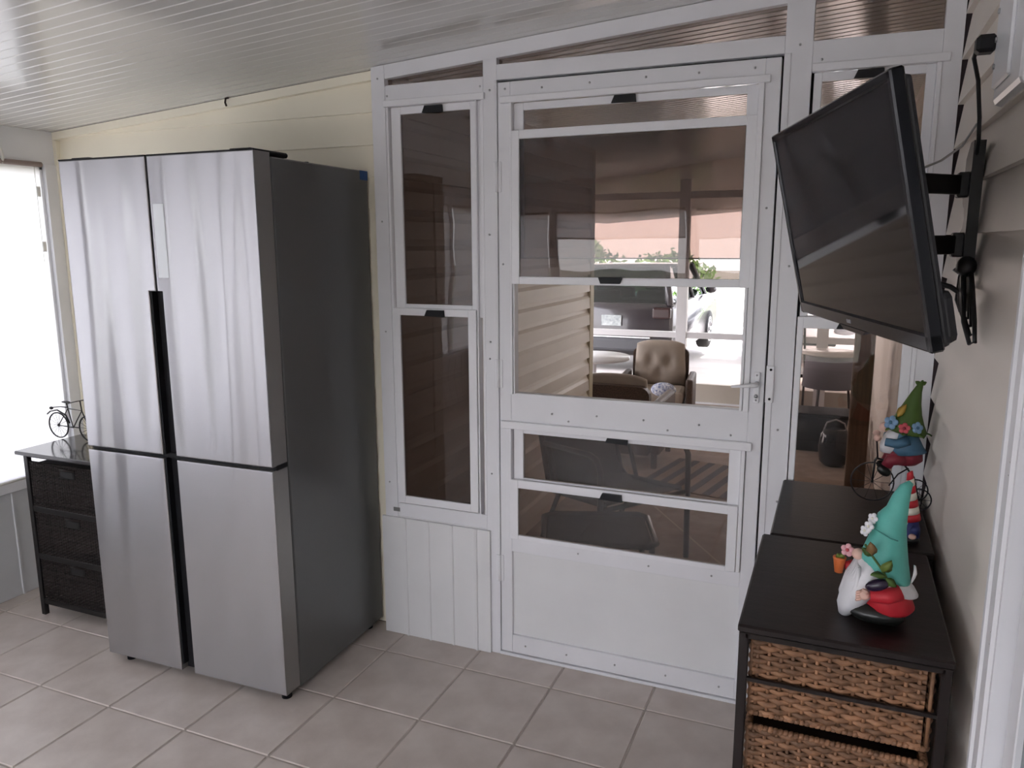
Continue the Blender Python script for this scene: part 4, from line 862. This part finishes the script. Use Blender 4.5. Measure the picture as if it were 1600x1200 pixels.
rg = box('striped_rug', (-0.35, 0, 0), (0.45, 0.75, 0.008), None or mat('rug_base', (0.30, 0.22, 0.17), 0.95), None, 0.002); rg.location = (0.22, 2.55, -0.12); rg.rotation_euler = (0, 0, R(-12))
tag(rg, 'brown striped outdoor rug on the patio slab', 'rug')
for k in range(7): box('stripe', (-0.34 + 0.115 * k, 0.005, 0.0078), (-0.34 + 0.115 * k + 0.052, 0.745, 0.0090), mat('rug_dark_stripe', (0.045, 0.03, 0.03), 0.95), rg, 0)
# things seen through the sidelight by the house
mc = empty('metal_chair', (0.72, 5.10, -0.12), (0, 0, R(20))); tag(mc, 'dark barred metal chair against the bright end of the patio', 'chair')
for s in (-1, 1):
    MB().tube([(s * 0.19, 0.19, 0), (s * 0.19, 0.19, 0.45), (s * 0.18, 0.23, 0.86), (s * 0.10, 0.24, 0.93), (0, 0.24, 0.95)], 0.011, 6).build('back_post', TUB, mc); MB().tube([(s * 0.20, -0.20, 0), (s * 0.19, -0.19, 0.45)], 0.011, 6).build('leg', TUB, mc)
for z in (0.60, 0.76): MB().tube([(-0.185, 0.205 + (z - 0.45) * 0.1, z), (0.185, 0.205 + (z - 0.45) * 0.1, z)], 0.009, 6).build('back_slat', TUB, mc)
for x in (-0.09, 0.0, 0.09): MB().tube([(x, 0.195, 0.45), (x, 0.238, 0.93)], 0.007, 6).build('back_bar', TUB, mc)
MB().box((-0.20, -0.20, 0.43), (0.20, 0.20, 0.46), 0.008).build('seat', TUB, mc)
tt = empty('patio_table', (1.06, 4.62, -0.12)); tag(tt, 'small patio table with a grey cloth under the window reflections', 'table')
MB().cyl((0, 0, 0.70), (0, 0, 0.72), 0.24, 28).build('table_top', mat('pale_table_top', (0.60, 0.55, 0.52), 0.3), tt)
MB().cone([((0, 0, 0.42), 0.22, 0.22, 0), ((0, 0, 0.69), 0.20, 0.20, 0), ((0, 0, 0.70), 0.20, 0.20, 0)], 24).build('cloth', mat('grey_cloth', (0.20, 0.19, 0.22), 0.9), tt)
for k in range(3): a = 2 * PI * k / 3; MB().tube([(0.12 * math.cos(a), 0.12 * math.sin(a), 0.70), (0.20 * math.cos(a), 0.20 * math.sin(a), 0)], 0.012, 6).build('leg', TUB, tt)
bb = empty('storage_tote', (1.02, 4.10, -0.12)); tag(bb, 'low black storage tote on the patio', 'box')
MB().loft([[(-0.17, -0.13, 0), (0.17, -0.13, 0), (0.17, 0.13, 0), (-0.17, 0.13, 0)], [(-0.20, -0.15, 0.28), (0.20, -0.15, 0.28), (0.20, 0.15, 0.28), (-0.20, 0.15, 0.28)]]).build('body', BLACKP, bb)
MB().box((-0.21, -0.16, 0.28), (0.21, 0.16, 0.31), 0.008).build('lid', BLACKP, bb)
kb = empty('black_bucket', (1.13, 3.62, -0.12)); tag(kb, 'rounded glossy black bucket on the patio floor', 'bucket')
MB().cone([((0, 0, 0), 0.07, 0.07, 0), ((0, 0, 0.03), 0.10, 0.10, 0), ((0, 0, 0.14), 0.115, 0.115, 0), ((0, 0, 0.24), 0.10, 0.10, 0), ((0, 0, 0.27), 0.08, 0.08, 0)], 24).build('body', mat('gloss_black', (0.01, 0.01, 0.012), 0.12), kb)
MB().tube([(-0.08, 0, 0.26), (-0.06, 0, 0.32), (0, 0, 0.345), (0.06, 0, 0.32), (0.08, 0, 0.26)], 0.007, 6).build('handle', SCREW, kb)
wp = empty('patio_post', (1.245, 2.45, -0.12)); tag(wp, 'brown wooden post standing beside the house siding', 'post')
MB().box((-0.055, -0.05, 0), (0.055, 0.05, CZ(1.24) + 0.12), 0.006).build('shaft', mat('brown_post_wood', (0.20, 0.13, 0.085), 0.6, var=0.25, vscale=10, vstretch=(6, 6, 0.5)), wp)
MB().box((-0.065, -0.06, 0), (0.065, 0.06, 0.10), 0.006).build('base_block', mat('brown_post_wood', (0.20, 0.13, 0.085), 0.6), wp)

# ------------------------------------------------------------------ vehicles
TYRE = mat('tyre_rubber', (0.02, 0.02, 0.02), 0.8); ALLOY = mat('alloy_wheel', (0.6, 0.6, 0.62), 0.25, metal=0.9); CGL = pane_mat('car_window_glass', (0.40, 0.45, 0.44), 0.06)
def car_wheel(parent, c, r, side):
    w = empty('wheel', parent=parent); w.location = c
    pr = [(r * 0.62, -0.10), (r * 0.92, -0.11), (r, -0.08), (r, 0.08), (r * 0.92, 0.11), (r * 0.62, 0.10)]
    n = 28; MB().loft([[(x, rr * math.cos(2 * PI * k / n), rr * math.sin(2 * PI * k / n)) for k in range(n)] for rr, x in pr], cap=True).build('tyre', TYRE, w)
    s = MB(); xo = side * 0.105
    for k in range(5):
        for o_ in (-0.14, 0.14):
            a = 2 * PI * k / 5; s.tube([(xo, 0.05 * math.cos(a), 0.05 * math.sin(a)), (xo + side * 0.004, r * 0.60 * math.cos(a + o_), r * 0.60 * math.sin(a + o_))], 0.016, 6)
    s.ell((xo, 0, 0), (0.02, 0.06, 0.06), 12, 8)
    s.tube([(xo, r * 0.62 * math.cos(2 * PI * k / 24), r * 0.62 * math.sin(2 * PI * k / 24)) for k in range(24)], 0.016, 6, closed=True); s.build('rim', ALLOY, w)
def car(name, label, loc, rz, paint, prof, glassz, W_, roof, wheels, wr0, rear=True):
    """prof: side outline (y,z) of the lower body; y=0 at the rear, +y forwards"""
    c = empty(name, loc, (0, 0, rz)); tag(c, label, 'car')
    h = W_ / 2
    rings = []
    for x, ins in ((-h, 0.05), (-h + 0.06, 0.0), (h - 0.06, 0.0), (h, 0.05)):
        cy = sum(p[0] for p in prof) / len(prof); cz_ = sum(p[1] for p in prof) / len(prof)
        rings.append([(x, y + (cy - y) * ins * 0.5, z + (cz_ - z) * ins) for y, z in prof])
    MB().loft(rings).build('body', paint, c)
    (yr0, yr1, yf1, yf0, zr) = roof; zb = glassz; hr = h * 0.80; hb = h - 0.06
    s = MB(); s.loft([[(-hr, yr1, zr - 0.05), (hr, yr1, zr - 0.05), (hr, yf1, zr - 0.06), (-hr, yf1, zr - 0.06)], [(-hr * 0.96, yr1 + 0.04, zr), (hr * 0.96, yr1 + 0.04, zr), (hr * 0.96, yf1 - 0.1, zr - 0.01), (-hr * 0.96, yf1 - 0.1, zr - 0.01)]]).build('roof', paint, c)
    for sx_ in (-1, 1):
        for (ya, yb_, t) in ((yr0, yr1, 0.06), (yf0, yf1, 0.045), ((yr0 * 2 + yf0) / 3, (yr1 * 2 + yf1) / 3, 0.04), ((yr0 + yf0 * 2) / 3 - 0.2, (yr1 + yf1 * 2) / 3 - 0.1, 0.04)):
            MB().tube([(sx_ * hb, ya, zb - 0.02), (sx_ * hr, yb_, zr - 0.03)], t, 6).build('pillar', paint, c)
        g = [(sx_ * (hb - 0.01), yr0, zb), (sx_ * (hb - 0.01), yf0, zb), (sx_ * (hr - 0.01), yf1, zr - 0.05), (sx_ * (hr - 0.01), yr1, zr - 0.05)]
        MB().add(g + [(x - sx_ * 0.006, y, z) for x, y, z in g], [(0, 1, 2, 3), (7, 6, 5, 4), (0, 4, 5, 1), (1, 5, 6, 2), (2, 6, 7, 3), (3, 7, 4, 0)]).build('side_window', CGL, c)
        MB().ell((sx_ * (h + 0.09), yf0 - 0.25, zb + 0.08), (0.10, 0.06, 0.075)).build('mirror', paint, c)
    for (nm, ya, yb_) in (('rear_window', yr0, yr1), ('windshield', yf0, yf1)):
        g = [(-hb + 0.03, ya, zb), (hb - 0.03, ya, zb), (hr - 0.03, yb_, zr - 0.05), (-hr + 0.03, yb_, zr - 0.05)]
        MB().add(g + [(x, y + 0.008, z) for x, y, z in g], [(0, 1, 2, 3), (7, 6, 5, 4), (0, 4, 5, 1), (1, 5, 6, 2), (2, 6, 7, 3), (3, 7, 4, 0)]).build(nm, CGL, c)
    SEAT = mat('car_seat_fabric', (0.03, 0.03, 0.032), 0.9)
    for sx_ in (-0.38, 0.38):
        for yy in (yr0 + 0.9, yr0 + 1.8):
            MB().box((sx_ - 0.25, yy, zb - 0.3), (sx_ + 0.25, yy + 0.14, zb + 0.16), 0.04).box((sx_ - 0.12, yy + 0.02, zb + 0.18), (sx_ + 0.12, yy + 0.12, zb + 0.36), 0.03).build('seat', SEAT, c)
    for y in wheels:
        for sx_ in (-1, 1): car_wheel(c, (sx_ * (h - 0.09), y, wr0), wr0, sx_)
    return c
SUVP = mat('dark_brown_car_paint', (0.028, 0.023, 0.026), 0.22, coat=0.4); WHP = mat('white_car_paint', (0.80, 0.80, 0.82), 0.25, coat=0.5)
suv = car('suv', 'dark suv with its tailgate towards the patio', (-2.08, 9.0, -0.46), R(0), SUVP,
          [(0.02, 0.34), (0.0, 0.48), (0.04, 0.72), (0.03, 0.98), (0.08, 1.08), (3.35, 1.05), (4.35, 0.95), (4.55, 0.80), (4.60, 0.50), (4.50, 0.28), (0.25, 0.26)], 1.06, 1.84, (0.10, 0.42, 2.55, 3.35, 1.64), (0.86, 3.60), 0.36)
plt = MB().box((-0.155, -0.012, 0.74), (0.155, 0.0, 0.90), 0.004).build('licence_plate', mat('plate_grey', (0.45, 0.47, 0.47), 0.5, col2=(0.22, 0.25, 0.25), vscale=22, var=0.0), suv)
MB().box((-0.90, -0.05, 0.36), (0.90, 0.10, 0.56), 0.04).build('rear_bumper', mat('dark_grey_bumper', (0.05, 0.05, 0.055), 0.5), suv)
MB().box((-0.60, -0.014, 0.56), (0.60, 0.02, 0.585), 0.004).build('chrome_strip', ALLOY, suv)
for sx_ in (-1, 1): MB().box((sx_ * 0.62, -0.02, 0.86), (sx_ * 0.90, 0.10, 1.03), 0.03).build('tail_light', mat('tail_light_red', (0.022, 0.006, 0.006), 0.25), suv)
MB().box((-0.70, 0.36, 1.59), (0.70, 0.50, 1.625), 0.012).build('spoiler', SUVP, suv)
sed = car('sedan', 'white car parked on the sunlit driveway', (0.55, 16.0, -0.61), R(180), WHP,
          [(0.0, 0.36), (0.0, 0.80), (0.10, 0.92), (0.9, 0.96), (3.1, 0.92), (4.25, 0.76), (4.45, 0.60), (4.48, 0.34), (4.3, 0.24), (0.2, 0.24)], 0.93, 1.80, (0.55, 1.15, 2.35, 3.15, 1.44), (0.85, 3.55), 0.33)
for sx_ in (-1, 1): MB().ell((sx_ * 0.68, 4.42, 0.66), (0.18, 0.06, 0.08)).build('headlight', mat('headlight_glass', (0.25, 0.27, 0.3), 0.1), sed)
MB().box((-0.55, 4.44, 0.40), (0.55, 4.50, 0.54), 0.02).build('grille', BLACKP, sed)
# shrubs beyond the cars
LF = mat('shrub_leaf', (0.14, 0.26, 0.05), 0.6, island=0.5)
def shrub(loc, rx, rz_, label, seed):
    rn = random.Random(seed); c = empty('shrub', loc); tag(c, label, 'shrub', 'shrubs beyond the driveway'); s = MB()
    for k in range(1100):
        u = rn.uniform(-1, 1); th = rn.uniform(0, 2 * PI); q = math.sqrt(1 - u * u); rr = rn.uniform(0.72, 1.0) * (1 + 0.15 * math.sin(3 * th + 5 * u))
        p = Vector((rx * q * math.cos(th) * rr, rx * 0.8 * q * math.sin(th) * rr, rz_ * (1 + u * rr)))
        d = Vector((rn.gauss(0, 1), rn.gauss(0, 1), rn.gauss(0, 1))).normalized(); e = d.orthogonal().normalized(); L = rn.uniform(0.08, 0.16)
        s.add([p - d * L, p + e * L * 0.45, p + d * L, p - e * L * 0.45], [(0, 1, 2, 3)])
    s.build('foliage', LF, c)
    MB().tube([(0, 0, 0), (0.05, 0, rz_ * 0.7), (0, 0.05, rz_ * 1.3)], 0.0, 8, taper=[0.07, 0.05, 0.02]).build('stem', mat('shrub_bark', (0.10, 0.07, 0.05), 0.9), c)
shrub((-3.6, 21.0, -0.64), 1.3, 0.95, 'rounded green shrub above the dark car roof', 1)
shrub((-6.8, 22.0, -0.64), 1.5, 1.15, 'larger green shrub behind the dark car', 2)
shrub((0.6, 22.5, -0.64), 1.3, 1.0, 'green shrub behind the white car', 3)
shrub((3.6, 22.0, -0.64), 1.2, 0.9, 'green shrub near the house wall beyond the white car', 4)
